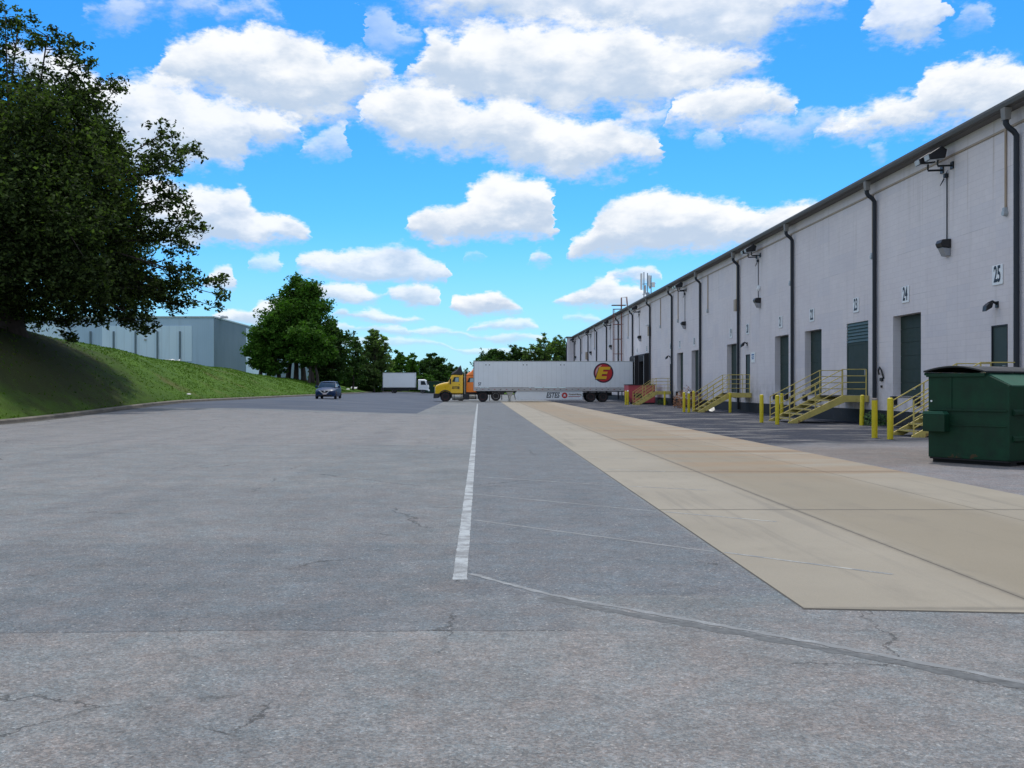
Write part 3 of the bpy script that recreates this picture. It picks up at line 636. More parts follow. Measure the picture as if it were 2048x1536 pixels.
def hood(y, label):
    e = empty('door_lamp', (XW, y, 3.98), label, 'door lamp', 'hooded lamps above the narrow doors')
    mb = MB(); pts = [(-.004+0*k, 0) for k in range(0)]
    mb.tube([(-.02, 0, .10), (-.16, 0, .18), (-.28, 0, .12), (-.33, 0, -.02)], .04, 8)
    build(mb, 'arm', M_dark, e, smooth=True)
    build(MB().prism([(-.22, -.02), (-.42, -.14), (-.40, .03), (-.30, .13), (-.18, .13)], 'y', -.13, .13), 'shade', M_dark, e, bevel=.02)
    build(MB().box(-.035, -.005, -.08, .08, -.02, .18), 'back_plate', M_dark, e)
    return e
h0 = hood(31.05, 'small dark hooded lamp above the door behind the dumpster')
copy_tree(h0, (XW, 60.0, 4.0), 'small dark hooded lamp above the door under plaque 20')
copy_tree(h0, (XW, 84.2, 3.95), 'small dark hooded lamp above the door under plaque 16')
e = empty('security_camera', (XW, 57.25, 7.15), 'small white dome camera on the cable under the second floodlight', 'camera')
build(MB().box(-.14, -.005, -.09, .09, -.02, .16), 'mount', M_sign, e, bevel=.01); build(MB().lathe([(.02, -.17), (.08, -.13), (.11, -.02), (.11, 0)], (-.13, 0, 0), 'z', 12), 'dome', M_sign, e, smooth=True)
e = empty('security_camera', (XW, 93.9, 7.2), 'small white camera on top of the tan box beside plaque 15', 'camera')
build(MB().box(-.14, -.005, -.09, .09, -.02, .16), 'mount', M_sign, e, bevel=.01); build(MB().lathe([(.02, -.5), (.10, -.42), (.14, -.12), (.10, 0)], (0, 0, .1), 'x', 12), 'dome', M_sign, e, smooth=True)
e = empty('notice_board', (XW, 58.7, 3.23), 'small white notice with faint blue writing beside the narrow grey door', 'notice')
build(MB().box(-.03, -.006, -.42, .42, -.30, .30), 'plate', M_sign, e, bevel=.004)
M_blue = pm('blue_ink', (.05, .16, .38), .6)
build(MB().box(-.034, -.031, -.25, .25, .12, .20).box(-.034, -.031, -.25, .25, .0, .06).box(-.034, -.031, -.2, .2, -.10, -.04), 'writing', M_blue, e)
# odd fittings near the first pipe
e = empty('hose_bracket', (XW, 39.9, 1.95), 'rusted dark bracket bolted to the wall beside the downpipe left of plaque 24', 'bracket')
build(MB().tube([(-.02, -.16, -.12), (-.10, -.14, .22), (-.12, 0, .34), (-.10, .16, .2), (-.06, .18, .05)], .035, 8), 'hook', M_dark, e, smooth=True)
build(MB().box(-.08, -.006, -.10, .12, -.22, -.08).box(-.06, -.006, -.02, .08, -.48, -.38), 'plate', M_dark, e, bevel=.01)

# ladder with cage
M_rust = pm('rusty_red_steel', (.22, .085, .06), .75, var=.3, scale=6)
e = empty('roof_ladder', (XW, 111.8, 0), 'rusty red caged ladder climbing to the warehouse roof', 'ladder')
for s_ in (-.28, .28): build(MB().tube([(-.18, s_, 2.2), (-.18, s_, 11.5), (.4, s_, 11.55), (.5, s_, 10.45)], .04, 6), 'rail', M_rust, e)
mb = MB()
for i in range(27): mb.tube([(-.18, -.28, 2.4+i*.31), (-.18, .28, 2.4+i*.31)], .02, 5)
build(mb, 'rung', M_rust, e)
for z in (3.6, 5.2, 6.85, 8.5, 10.2):
    pts = [(-.18-.95*math.sin(math.pi*k/8)**.6, -.42*math.cos(math.pi*k/8), z) for k in range(9)]
    build(MB().tube(pts, .03, 6).tube([(-.18, -.28, z), (-.18, -.9, z)] if z in (3.6, 6.85) else [(-.18, -.28, z), (-.01, -.28, z)], .025, 5), 'cage_hoop', M_rust, e)
mb = MB()
for k in (2, 3, 4, 5, 6): mb.tube([(-.18-.95*math.sin(math.pi*k/8)**.6, -.42*math.cos(math.pi*k/8), 3.6), (-.18-.95*math.sin(math.pi*k/8)**.6, -.42*math.cos(math.pi*k/8), 10.25)], .018, 5)
build(mb, 'cage_bars', M_rust, e)
mb = MB().box(-1.25, .3, -.5, .5, 10.6, 10.66); build(mb, 'guard_bar', M_rust, e)

# rooftop antenna cluster
e = empty('roof_antenna', (20.0, 117.5, 10.3), 'cluster of white cell antenna panels on blue-grey masts above the roofline', 'antenna', None)
M_mast = pm('galvanised_mast', (.22, .28, .33), .5, metal=.5, var=.2); M_panel = pm('antenna_panel', (.62, .64, .64), .5, var=.05)
for x, z1 in ((-.62, 4.7), (-.2, 4.6), (.22, 4.3)): build(MB().tube([(x, 0, 0), (x, 0, z1)], .06, 8), 'mast', M_mast, e, smooth=True)
for z in (1.0, 2.1, 3.3): build(MB().tube([(-.8, 0, z), (.75, 0, z+.05)], .04, 6), 'cross_arm', M_mast, e)
for x, y, z0, z1, wd in ((-.95, -.15, 2.6, 4.55, .24), (-.05, -.25, 3.0, 4.3, .26), (.12, .3, 2.8, 4.1, .24), (.45, -.2, 2.9, 3.5, .36), (-.4, .3, 2.2, 3.2, .2)):
    build(MB().box(x-wd/2, x+wd/2, y-.09, y+.09, z0, z1), 'panel', M_panel, e, bevel=.03)
build(MB().box(-.35, .0, -.3, .1, 1.0, 2.3).box(.02, .35, -.2, .15, .6, 1.9), 'radio_unit', M_mast, e, bevel=.03)
build(MB().tube([(.2, 0, 2.1), (.9, 0, 1.9), (1.3, 0, .3)], .05, 6).tube([(.75, 0, 2.0), (.75, 0, 0)], .05, 6).tube([(-.5, 0, .2), (.3, 0, 1.9)], .04, 6), 'cable_frame', M_mast, e)

# ------------------------------------------------------------------ yellow stairs and bollards
M_yel = pm('yellow_enamel', (.70, .56, .012), .5, var=.10, scale=3, dirt=(.25, .20, .04, .35), dscale=3)
M_stair = pm('faded_yellow_enamel', (.62, .50, .14), .6, var=.12, scale=3, dirt=(.22, .15, .06, .5), dscale=2.5)
M_tread = pm('worn_tread_steel', (.05, .048, .036), .8, metal=.0, var=.3, scale=5)
def stairs(y0, wd, xb, xl, label, xe=16.07, land=1.15):
    """stairs running out from the wall: foot at xb, landing from xl to the wall"""
    e = empty('stairway', (xb, y0, 0), label, 'stairs', 'yellow steel stairs up to the warehouse doors')
    L = xl-xb; E_ = xe-xb; n = 6; hh = land
    for y in (0, wd):
        o = .03
        build(MB().prism([(0, .0), (.38, .0), (L+.10, hh-.27), (E_, hh-.27), (E_, hh), (L-.03, hh), (0, .05)], 'y', y-o, y+o), 'stringer', M_stair, e, bevel=.006)
    for i in range(n-1):
        z = hh*(i+1)/n; x = L*(i+.55)/n
        build(MB().box(x, x+L/n+.05, .032, wd-.032, z-.035, z), 'tread', M_tread, e)
        build(MB().box(x-.006, x-.001, .032, wd-.032, z-.05, z+.002), 'nosing', M_stair, e)
    build(MB().box(L-.02, E_, .032, wd-.032, hh-.06, hh-.005), 'landing', M_tread, e)
    for y in (0, wd):
        mb = MB(); sl = hh/L
        for k in range(4):
            h = .27+k*.27
            p = [(.06, y, h), (L, y, hh+h), (E_-.1, y, hh+h)]
            mb.tube(p, .019, 6)
        for x in (.06, L*.5, L): mb.tube([(x, y, max(0, x*sl-.05)), (x, y, x*sl+1.08)], .024, 6)
        mb.tube([(E_-.1, y, hh-.1), (E_-.1, y, hh+1.08)], .024, 6)
        build(mb, 'railing', M_stair, e, smooth=True)
    return e
ST = [(29.7, 1.5, 12.85, 14.9, 'yellow stairs mostly hidden by the green dumpster'), (41.25, 2.75, 12.75, 15.0, 'wide yellow stairs up to the louvred green door under plaque 23'),
      (59.0, 1.55, 12.9, 14.75, 'yellow stairs up to the narrow door under plaque 20'), (82.95, 1.55, 12.95, 14.7, 'farthest yellow stairs, in front of the red container')]
for a in ST: stairs(*a)
def bollard(x, y, label, h=1.17, cap='round', lean=(0, 0)):
    e = empty('bollard', (x, y, 0), label, 'bollard', 'yellow bollards guarding the docks'); r = .083
    if cap == 'round':
        build(MB().lathe([(r, 0), (r, h-.03), (r*.9, h-.008), (r*.5, h+.012)], (0, 0, 0), 'z', 18), 'post', M_yel, e, smooth=True)
    elif cap == 'rust':
        build(MB().lathe([(r, 0), (r, h-.05)], (0, 0, 0), 'z', 18), 'post', M_yel, e, smooth=True)
        build(MB().lathe([(r*.97, h-.049), (r*.97, h), (r*.8, h+.012)], (0, 0, 0), 'z', 18), 'concrete_core', pm('core_concrete', (.33, .28, .25), .9), e, smooth=True)
    else:
        build(MB().lathe([(r, 0), (r, h-.03)], (0, 0, 0), 'z', 18), 'post', M_yel, e, smooth=True)
        build(MB().lathe([(r, h-.029), (r, h), (r*.7, h+.05), (r*.2, h+.07)], (0, 0, 0), 'z', 18), 'cap', M_sign, e, smooth=True)
    e.rotation_euler = (lean[0], lean[1], 0)
for a in ((11.67, 29.5, 'yellow bollard with bare concrete top, left of the stairs by the dumpster', 1.16, 'rust'), (11.8, 28.7, 'yellow bollard right at the foot of the stairs by the dumpster', 1.18),
          (14.92, 39.0, 'slightly leaning yellow bollard in front of the landing below plaque 23', 1.18, 'round', (0, .03)), (11.93, 40.0, 'yellow bollard at the near corner of the wide stairs foot', 1.17),
          (11.95, 42.3, 'yellow bollard standing alone left of the wide stairs', 1.17), (15.2, 50.2, 'yellow bollard by the wall between plaques 21 and 22', 1.17),
          (14.75, 58.75, 'yellow bollard under the landing of the door below plaque 20', 1.15), (12.3, 60.0, 'yellow bollard on the left of the pair before the third stairs', 1.18), (12.38, 59.0, 'white-capped yellow bollard at the foot of the third stairs', 1.16, 'white'),
          (13.35, 62.2, 'yellow bollard just behind the foot of the third stairs', 1.25), (12.38, 84.4, 'yellow bollard on the left of the pair before the red container', 1.16), (12.55, 84.3, 'white-capped yellow bollard in front of the red container', 1.16, 'white'),
          (15.3, 82.4, 'yellow bollard under the landing of the farthest stairs', 1.16)): bollard(*a)

# ------------------------------------------------------------------ green dumpster
M_dump = pm('dumpster_green', (.005, .040, .019), .6, var=.35, scale=2.2, dirt=(.010, .028, .018, .6), dscale=2.5, bump=.25, bscale=3)
M_dump.node_tree.nodes['Principled BSDF'].inputs['Specular IOR Level'].default_value = .3
def wear(m, col=(.10, .045, .02), th=.66):
    t = NT(m.node_tree); b = m.node_tree.nodes['Principled BSDF']; src = b.inputs['Base Color'].links[0].from_socket; P = t.obj(); z = t.xyz(P)[2]
    k = t.m('ADD', t.noise(P, 3.5, 7, .75), t.m('ADD', t.step(z, .1, .45, .10, 0), t.step(t.noise(t.v('MULTIPLY', P, (1, 1, 22)), 2.5, 4, .7), .60, .8, 0, .10)))
    t.put(b.inputs['Base Color'], t.mix(t.m('MULTIPLY', t.step(k, th, th+.06), .75), src, col))
wear(M_dump); wear(M_yel, (.20, .10, .04), .70); wear(M_stair, (.22, .10, .045), .66)
M_dump_lit = pm('dumpster_green_lit', (.014, .095, .055), .6, var=.15, scale=3)  # lighter copy of the dumpster green, painting light on upward-facing parts
M_lid = pm('black_lid', (.018, .022, .024), .45, var=.2)
A = Vector((9.03, 20.1, 0)); B = Vector((9.95, 18.75, 0)); ang = math.atan2(B.y-A.y, B.x-A.x)
e = empty('dumpster', A[:], 'large dark green steel dumpster with curved black lids', 'dumpster', rz=ang)
LU, LV = 1.63, 1.95
prof = [(0, .10), (LU, .10), (LU, 1.53), (1.14, 1.76), (0, 1.76)]
body = build(MB().prism(prof, 'y', 0, LV), 'body', M_dump, e, bevel=.012)
body2 = build(MB().prism([(LU-.001, 1.50), (LU+.012, 1.53), (1.16, 1.775), (1.12, 1.765)], 'y', .06, LV-.06), 'sloped_front', M_dump_lit, e)
mb = MB().box(-.03, LU-.46, -.035, -.002, 1.70, 1.77).box(-.04, LU*.7, LV+.002, LV+.03, 1.70, 1.77).box(-.04, -.002, -.002, LV, 1.70, 1.77)
mb.box(0, 1.60, -.03, -.002, 1.03, 1.06).box(.48, 1.58, -.02, -.003, .74, .765)
mb.prism([(LU+.002, .95), (LU+.06, .98), (LU+.06, 1.04), (LU+.002, 1.08)], 'y', .1, LV-.1).prism([(LU+.002, .45), (LU+.05, .48), (LU+.05, .54), (LU+.002, .58)], 'y', .1, LV-.1)
mb.box(.46, .50, -.018, -.003, 1.065, 1.69).box(LU-.05, LU+.006, -.012, -.001, .12, 1.52)
build(mb, 'rib', M_dump, e, bevel=.008)
build(MB().prism([(.0, .62), (.46, .62), (.46, .96), (.0, .96)], 'y', -.20, -.001), 'fork_pocket', M_dump, e, bevel=.01)
build(MB().prism([(-.005, .962), (.465, .962), (.42, 1.02), (.02, 1.02)], 'y', -.205, -.036), 'pocket_top', M_dump_lit, e)
build(MB().box(.05, LU-.02, .08, .30, 0, .10).box(.05, LU-.02, LV-.30, LV-.08, 0, .10).box(.03, LU-.01, -.0, LV, .07, .098), 'skid', M_black, e)
def arc(u0, u1, z0, rise, n=12): return [(u0+(u1-u0)*i/n, z0+rise*math.sin(math.pi*(.12+.80*i/n))-rise*.36*0) for i in range(n+1)]
top = arc(-.07, 1.22, 1.77, .15)
for a, b_ in ((-.06, LV/2-.01), (LV/2+.01, LV+.06)):
    build(MB().prism([(p[0], p[1]-.035) for p in top]+[(p[0], p[1]) for p in top[::-1]], 'y', a, b_), 'lid', M_lid, e, bevel=.006)
build(MB().tube([(-.05, -.02, 1.76), (-.05, LV+.02, 1.76)], .03, 8), 'hinge_bar', M_dump, e)
build(MB().lathe([(.02, -.006), (.02, 0)], (.07, -.002, 1.22), 'y', 10), 'sticker', M_sign, e)
e = empty('weeds', (15.4, 38.9, 0), 'green weeds sprouting at the wall base below plaque 24', 'weeds')
def clump(e, r, h, n, col, seed, name='leaves'):
    rng = random.Random(seed); mb = MB()
    for i in range(n):
        a = rng.uniform(0, 6.28); rr = r*rng.random()**.5; x, y = rr*math.cos(a), rr*math.sin(a); z = h*rng.random()*(1-.5*rr/r); s = rng.uniform(.03, .08)
        d = Vector((rng.gauss(0, 1), rng.gauss(0, 1), rng.gauss(0, 1))).normalized(); q = d.orthogonal().normalized()*.5; c = Vector((x, y, z))
        mb.add([c-d*s, c+q*s, c+d*s, c-q*s], [(0, 1, 2, 3)])
    build(mb, name, pm('weed_leaf_%d' % seed, col, .7, var=.4, scale=8), e)
clump(e, .45, .75, 500, (.05, .12, .025), 3); build(MB().tube([(0, 0, 0), (.05, 0, .5)], .012, 5).tube([(.1, .1, 0), (.2, .1, .4)], .01, 5), 'stem', M_gut, e)
e = empty('weeds', (15.7, 85.6, 0), 'low weeds by the wall right of the farthest stairs', 'weeds'); clump(e, .5, .6, 300, (.045, .10, .03), 4)
e = empty('dead_shrub', (14.9, 71.5, 0), 'rust brown dried shrub heap behind the third stairs', 'shrub'); clump(e, 1.0, 1.7, 1400, (.24, .10, .035), 6)
build(MB().tube([(0, 0, 0), (.1, 0, 1.3)], .03, 6).tube([(0, .1, 0), (-.4, .1, 1.2)], .025, 6).tube([(0, -.1, 0), (.5, -.1, 1.1)], .025, 6), 'stem', M_gut, e)
e = empty('plastic_sheet', (13.9, 60.9, 0), 'crumpled white plastic sheet lying under the third stairs', 'sheet')
rngs = random.Random(3); mb = MB(); V = [(i*.16-.4, j*.16-.3, max(.01, .14*math.sin(i*1.3+j)+.12+rngs.uniform(-.05, .06))) for j in range(5) for i in range(6)]
mb.add(V, [(j*6+i, j*6+i+1, (j+1)*6+i+1, (j+1)*6+i) for j in range(4) for i in range(5)]); build(mb, 'sheet', pm('white_plastic', (.7, .7, .68), .5), e, smooth='all')
# red container
M_red = pm('faded_red_paint', (.50, .075, .095), .6, var=.15, scale=2, dirt=(.30, .05, .05, .4))
e = empty('red_container', (13.15, 88.0, 0), 'faded red steel container standing beside the docked trailer', 'container')
build(MB().prism([(0, .75), (.55, .12), (2.35, .12), (2.35, 1.66), (0, 1.66)], 'y', 0, 2.6), 'body', M_red, e, bevel=.02)
build(MB().box(-.02, 2.4, -.06, 2.66, 1.665, 1.74), 'rim', M_dark, e); build(MB().prism([(.55, .55), (1.25, .55), (1.1, .95), (.45, .95)], 'y', -.012, -.002), 'side_opening', M_black, e)
mb = MB()
for x in (.3, 1.3, 2.2): build(MB().box(x, x+.07, -.05, -.001, .4 if x < 1 else .14, 1.64), 'rib', M_red, e)
build(MB().box(.5, 2.3, .1, .3, 0, .118).box(.5, 2.3, 2.2, 2.4, 0, .118), 'skid', M_dark, e)
# ------------------------------------------------------------------ vehicles
M_white = pm('white_truck_paint', (.84, .88, .90), .35, var=.03, scale=.8, dirt=(.72, .73, .71, .3), dscale=.7)
M_tyre = pm('tyre_rubber', (.022, .021, .022), .85, var=.4, scale=9)
M_redrim = pm('dull_red_rim', (.16, .035, .028), .6, var=.2, scale=8)
M_rim = pm('grey_rim', (.35, .36, .36), .4, metal=.5, var=.1)
M_chas = pm('chassis_black', (.016, .017, .018), .6, var=.3, scale=6)
M_yelcab = pm('cab_yellow', (.92, .55, .006), .3, var=.04, coat=.4)
M_orange = pm('cab_orange', (.90, .22, .010), .3, var=.05, coat=.5)
M_tank = pm('aluminium_tank', (.45, .43, .38), .35, metal=.6, var=.2, scale=5)
M_glass = pm('vehicle_glass', (.012, .020, .028), .12, var=.05); M_glass.node_tree.nodes['Principled BSDF'].inputs['Specular IOR Level'].default_value = .3
M_mud = pm('dusty_black', (.03, .03, .032), .7, var=.3)
M_redref = pm('red_marker', (.35, .02, .015), .4); M_amber = pm('amber_marker', (.6, .18, .01), .4); M_head = pm('headlamp_glass', (.65, .68, .7), .1)
def wheel(parent, x, y, r, wd, rim, name='wheel', axis='y', hub=.16, side=-1, dual=False):
    """side -1: outer face towards -axis"""
    w2 = wd/2; a = 'y' if axis == 'y' else 'x'
    c = (x, y, r)
    pr = [(r*.62, -w2*.9), (r*.80, -w2), (r*.95, -w2*.95), (r, -w2*.6), (r, w2*.6), (r*.95, w2*.95), (r*.8, w2), (r*.62, w2*.9)]
    t = build(MB().lathe(pr, c, a, 28), name, M_tyre, parent, smooth=True)
    f = side*w2
    build(MB().lathe([(r*.61, f*.60), (r*.60, f*.93), (r*.54, f*.88), (r*.42, f*.35), (r*.26, f*.40), (r*.24, f*.80), (r*.10, f*.90)] if side > 0 else [(r*.10, f*.90), (r*.24, f*.80), (r*.26, f*.40), (r*.42, f*.35), (r*.54, f*.88), (r*.60, f*.93), (r*.61, f*.60)], c, a, 24), 'rim', rim, t, smooth=True)
    return t
def tractor(name, loc, body_m, label, logo, rimmat, fairing_m, sleeper=False):
    e = empty(name, loc, label, 'semi truck'); hw = 1.18
    # hood with rounded top
    def ring(x, w_, z0, z1, cr=.18):
        return [(x, -w_, z0), (x, -w_, z1-cr), (x, -w_+cr*.35, z1-cr*.3), (x, -w_+cr*1.3, z1), (x, 0, z1+.03), (x, w_-cr*1.3, z1), (x, w_-cr*.35, z1-cr*.3), (x, w_, z1-cr), (x, w_, z0)]
    build(MB().loft([ring(.14, .80, .80, 1.52), ring(.22, .86, .80, 1.66), ring(.55, .93, .85, 1.80), ring(1.0, 1.0, .98, 1.92), ring(1.48, 1.06, .98, 1.98)]), 'hood', body_m, e, bevel=.02)
    build(MB().box(.08, .14, -.52, .52, .86, 1.48), 'grille', M_tank, e, bevel=.01)
    for s_ in (-1, 1):
        build(MB().prism([(.10, 1.00), (.14, 1.30), (.40, 1.34), (.36, 1.05)], 'y', s_*.66-.13, s_*.66+.13), 'headlight', M_head, e, bevel=.02)
        # fender arch
        mb = MB(); n = 12; pts = []
        for i in range(n+1): th = math.pi*(1.02-1.10*i/n); pts.append((1.18+.68*math.cos(th), .55+.66*math.sin(th)))
        inn = [(1.18+(q[0]-1.18)*.86, .55+(q[1]-.55)*.86) for q in pts]
        for i in range(n): mb.prism([pts[i], pts[i+1], inn[i+1], inn[i]], 'y', *( (-1.24, -.84) if s_ < 0 else (.84, 1.24)))
        build(mb, 'fender', M_mud, e)
    build(MB().prism([(-.02, .36), (.0, .80), (.14, .86), (.58, .80), (.50, .40)], 'y', -1.2, 1.2), 'bumper', M_mud, e, bevel=.04)
    # cab
    cb = 2.95 if not sleeper else 3.9
    def cr(x, w_, z0, z1): return [(x, -w_, z0), (x, -w_*.985, 1.95), (x, -w_*.90, z1-.06), (x, -w_*.80, z1), (x, w_*.80, z1), (x, w_*.90, z1-.06), (x, w_*.985, 1.95), (x, w_, z0)]
    cab = build(MB().loft([cr(1.42, 1.06, .98, 1.985), cr(1.50, 1.10, .95, 2.08), cr(1.80, 1.14, .88, 2.68), cr(2.1, 1.15, .86, 2.75), cr(cb, 1.15, .86, 2.75)]), 'cab', body_m, e, bevel=.03)
    build(MB().add([(1.455, -.93, 2.06), (1.455, .93, 2.06), (1.745, .86, 2.62), (1.745, -.86, 2.62), (1.435, -.93, 2.06), (1.435, .93, 2.06), (1.725, .86, 2.63), (1.725, -.86, 2.63)], [(0,1,2,3),(4,5,6,7),(0,1,5,4),(2,3,7,6),(1,2,6,5),(3,0,4,7)]), 'windshield', M_glass, e)
    for s_ in (-1, 1):
        y = s_*1.165
        d = build(MB().prism([(1.72, .92), (1.72, 2.0), (1.95, 2.60), (2.66, 2.60), (2.66, .92)], 'y', min(y, y-s_*.02), max(y, y-s_*.02)), 'door', body_m, e, bevel=.006)
        y2 = s_*1.172
        build(MB().prism([(1.86, 2.02), (2.06, 2.50), (2.56, 2.50), (2.56, 2.02)], 'y', min(y2, y), max(y2, y)), 'window', M_glass, d)
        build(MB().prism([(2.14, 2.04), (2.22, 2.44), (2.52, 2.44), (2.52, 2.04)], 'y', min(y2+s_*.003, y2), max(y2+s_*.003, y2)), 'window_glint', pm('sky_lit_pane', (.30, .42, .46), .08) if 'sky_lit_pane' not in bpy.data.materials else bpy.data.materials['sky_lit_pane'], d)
        build(MB().box(2.52, 2.62, min(y2, y), max(y2, y), 1.70, 1.76), 'handle', M_chas, d)
        build(MB().box(1.62, 1.76, s_*1.40-.06, s_*1.40+.06, 1.78, 2.35).tube([(1.69, s_*1.1, 1.9), (1.69, s_*1.38, 1.9)], .02, 5).tube([(1.69, s_*1.1, 2.3), (1.69, s_*1.38, 2.3)], .02, 5), 'mirror', M_chas, e, bevel=.01)
        build(MB().lathe([(.30, -.0), (.32, .03), (.32, 1.02), (.30, 1.05)], (1.86, s_*.92, .50), 'x', 20), 'fuel_tank', M_tank, e, smooth=True)
        mb = MB()
        for q in (2.05, 2.75): mb.lathe([(.326, 0), (.326, .05)], (q, s_*.92, .50), 'x', 20)
        build(mb, 'tank_strap', M_chas, e)
        build(MB().box(2.98, 3.55, s_*.95-.22, s_*.95+.22, .22, .80), 'battery_box', M_mud, e, bevel=.02)
        build(MB().box(5.62, 5.66, s_*.95-.28, s_*.95+.28, .10, .82), 'mud_flap', M_chas, e)
        wheel(e, 1.18, s_*.98, .53, .28, rimmat, side=s_)
        wheel(e, 4.97, s_*.92, .53, .56, rimmat, side=s_)
        build(MB().box(.3, 5.9, s_*.42-.04, s_*.42+.04, .72, .98), 'frame_rail', M_chas, e)
    build(MB().lathe([(.10, -.9), (.10, .9)], (4.97, 0, .53), 'y', 10), 'axle', M_chas, e)
    build(MB().box(4.3, 5.5, -.45, .45, .99, 1.10).box(4.5, 4.9, -.3, .3, .9, 1.14), 'fifth_wheel', M_chas, e, bevel=.02)
    build(MB().tube([(cb+.18, -.95, .7), (cb+.18, -.95, 3.0), (cb+.28, -.95, 3.12)], .07, 10), 'exhaust_stack', M_tank if not sleeper else M_chas, e, smooth=True)
    build(MB().box(cb+.02, cb+.32, -.9, .9, .8, 2.55), 'back_equipment', M_chas, e, bevel=.04)
    # roof fairing
    def fr(x, w_, z1): return [(x, -w_, 2.752), (x, -w_*.95, max(2.80, z1-.15)), (x, -w_*.7, z1), (x, w_*.7, z1), (x, w_*.95, max(2.80, z1-.15)), (x, w_, 2.752)]
    build(MB().loft([fr(1.78, .95, 2.84), fr(1.95, 1.0, 3.02), fr(2.3, 1.06, 3.22), fr(2.62, 1.1, 3.62), fr(2.72, 1.1, 3.70), fr(cb-.02, 1.1, 2.85 if not sleeper else 3.8)]), 'roof_fairing', fairing_m, e, bevel=.02)
    build(MB().box(1.72, 1.80, -.9, .9, 2.66, 2.72), 'sun_visor', M_chas, e, bevel=.01)
    if logo:
        text(logo, .34, lambda a, b2, c: (2.20+a, -1.170-c, 1.42+b2), 'door_lettering', M_chas, e, bold=.012, shear=.25, xs=.85)
        build(MB().box(2.50, 2.60, -1.178, -1.168, 1.28, 1.55), 'door_mark', M_chas, e)
    return e
T1 = tractor('semi_tractor', (-4.57, 101.75, 0), M_yelcab, 'yellow day cab tractor with black roof fairing, coupled to the white trailer', 'ESTES', M_redrim, M_mud)
T2_ = tractor('semi_tractor', (-3.15, 109.3, 0), M_orange, 'orange tractor partly hidden behind the yellow cab and white trailer', None, M_rim, M_orange)

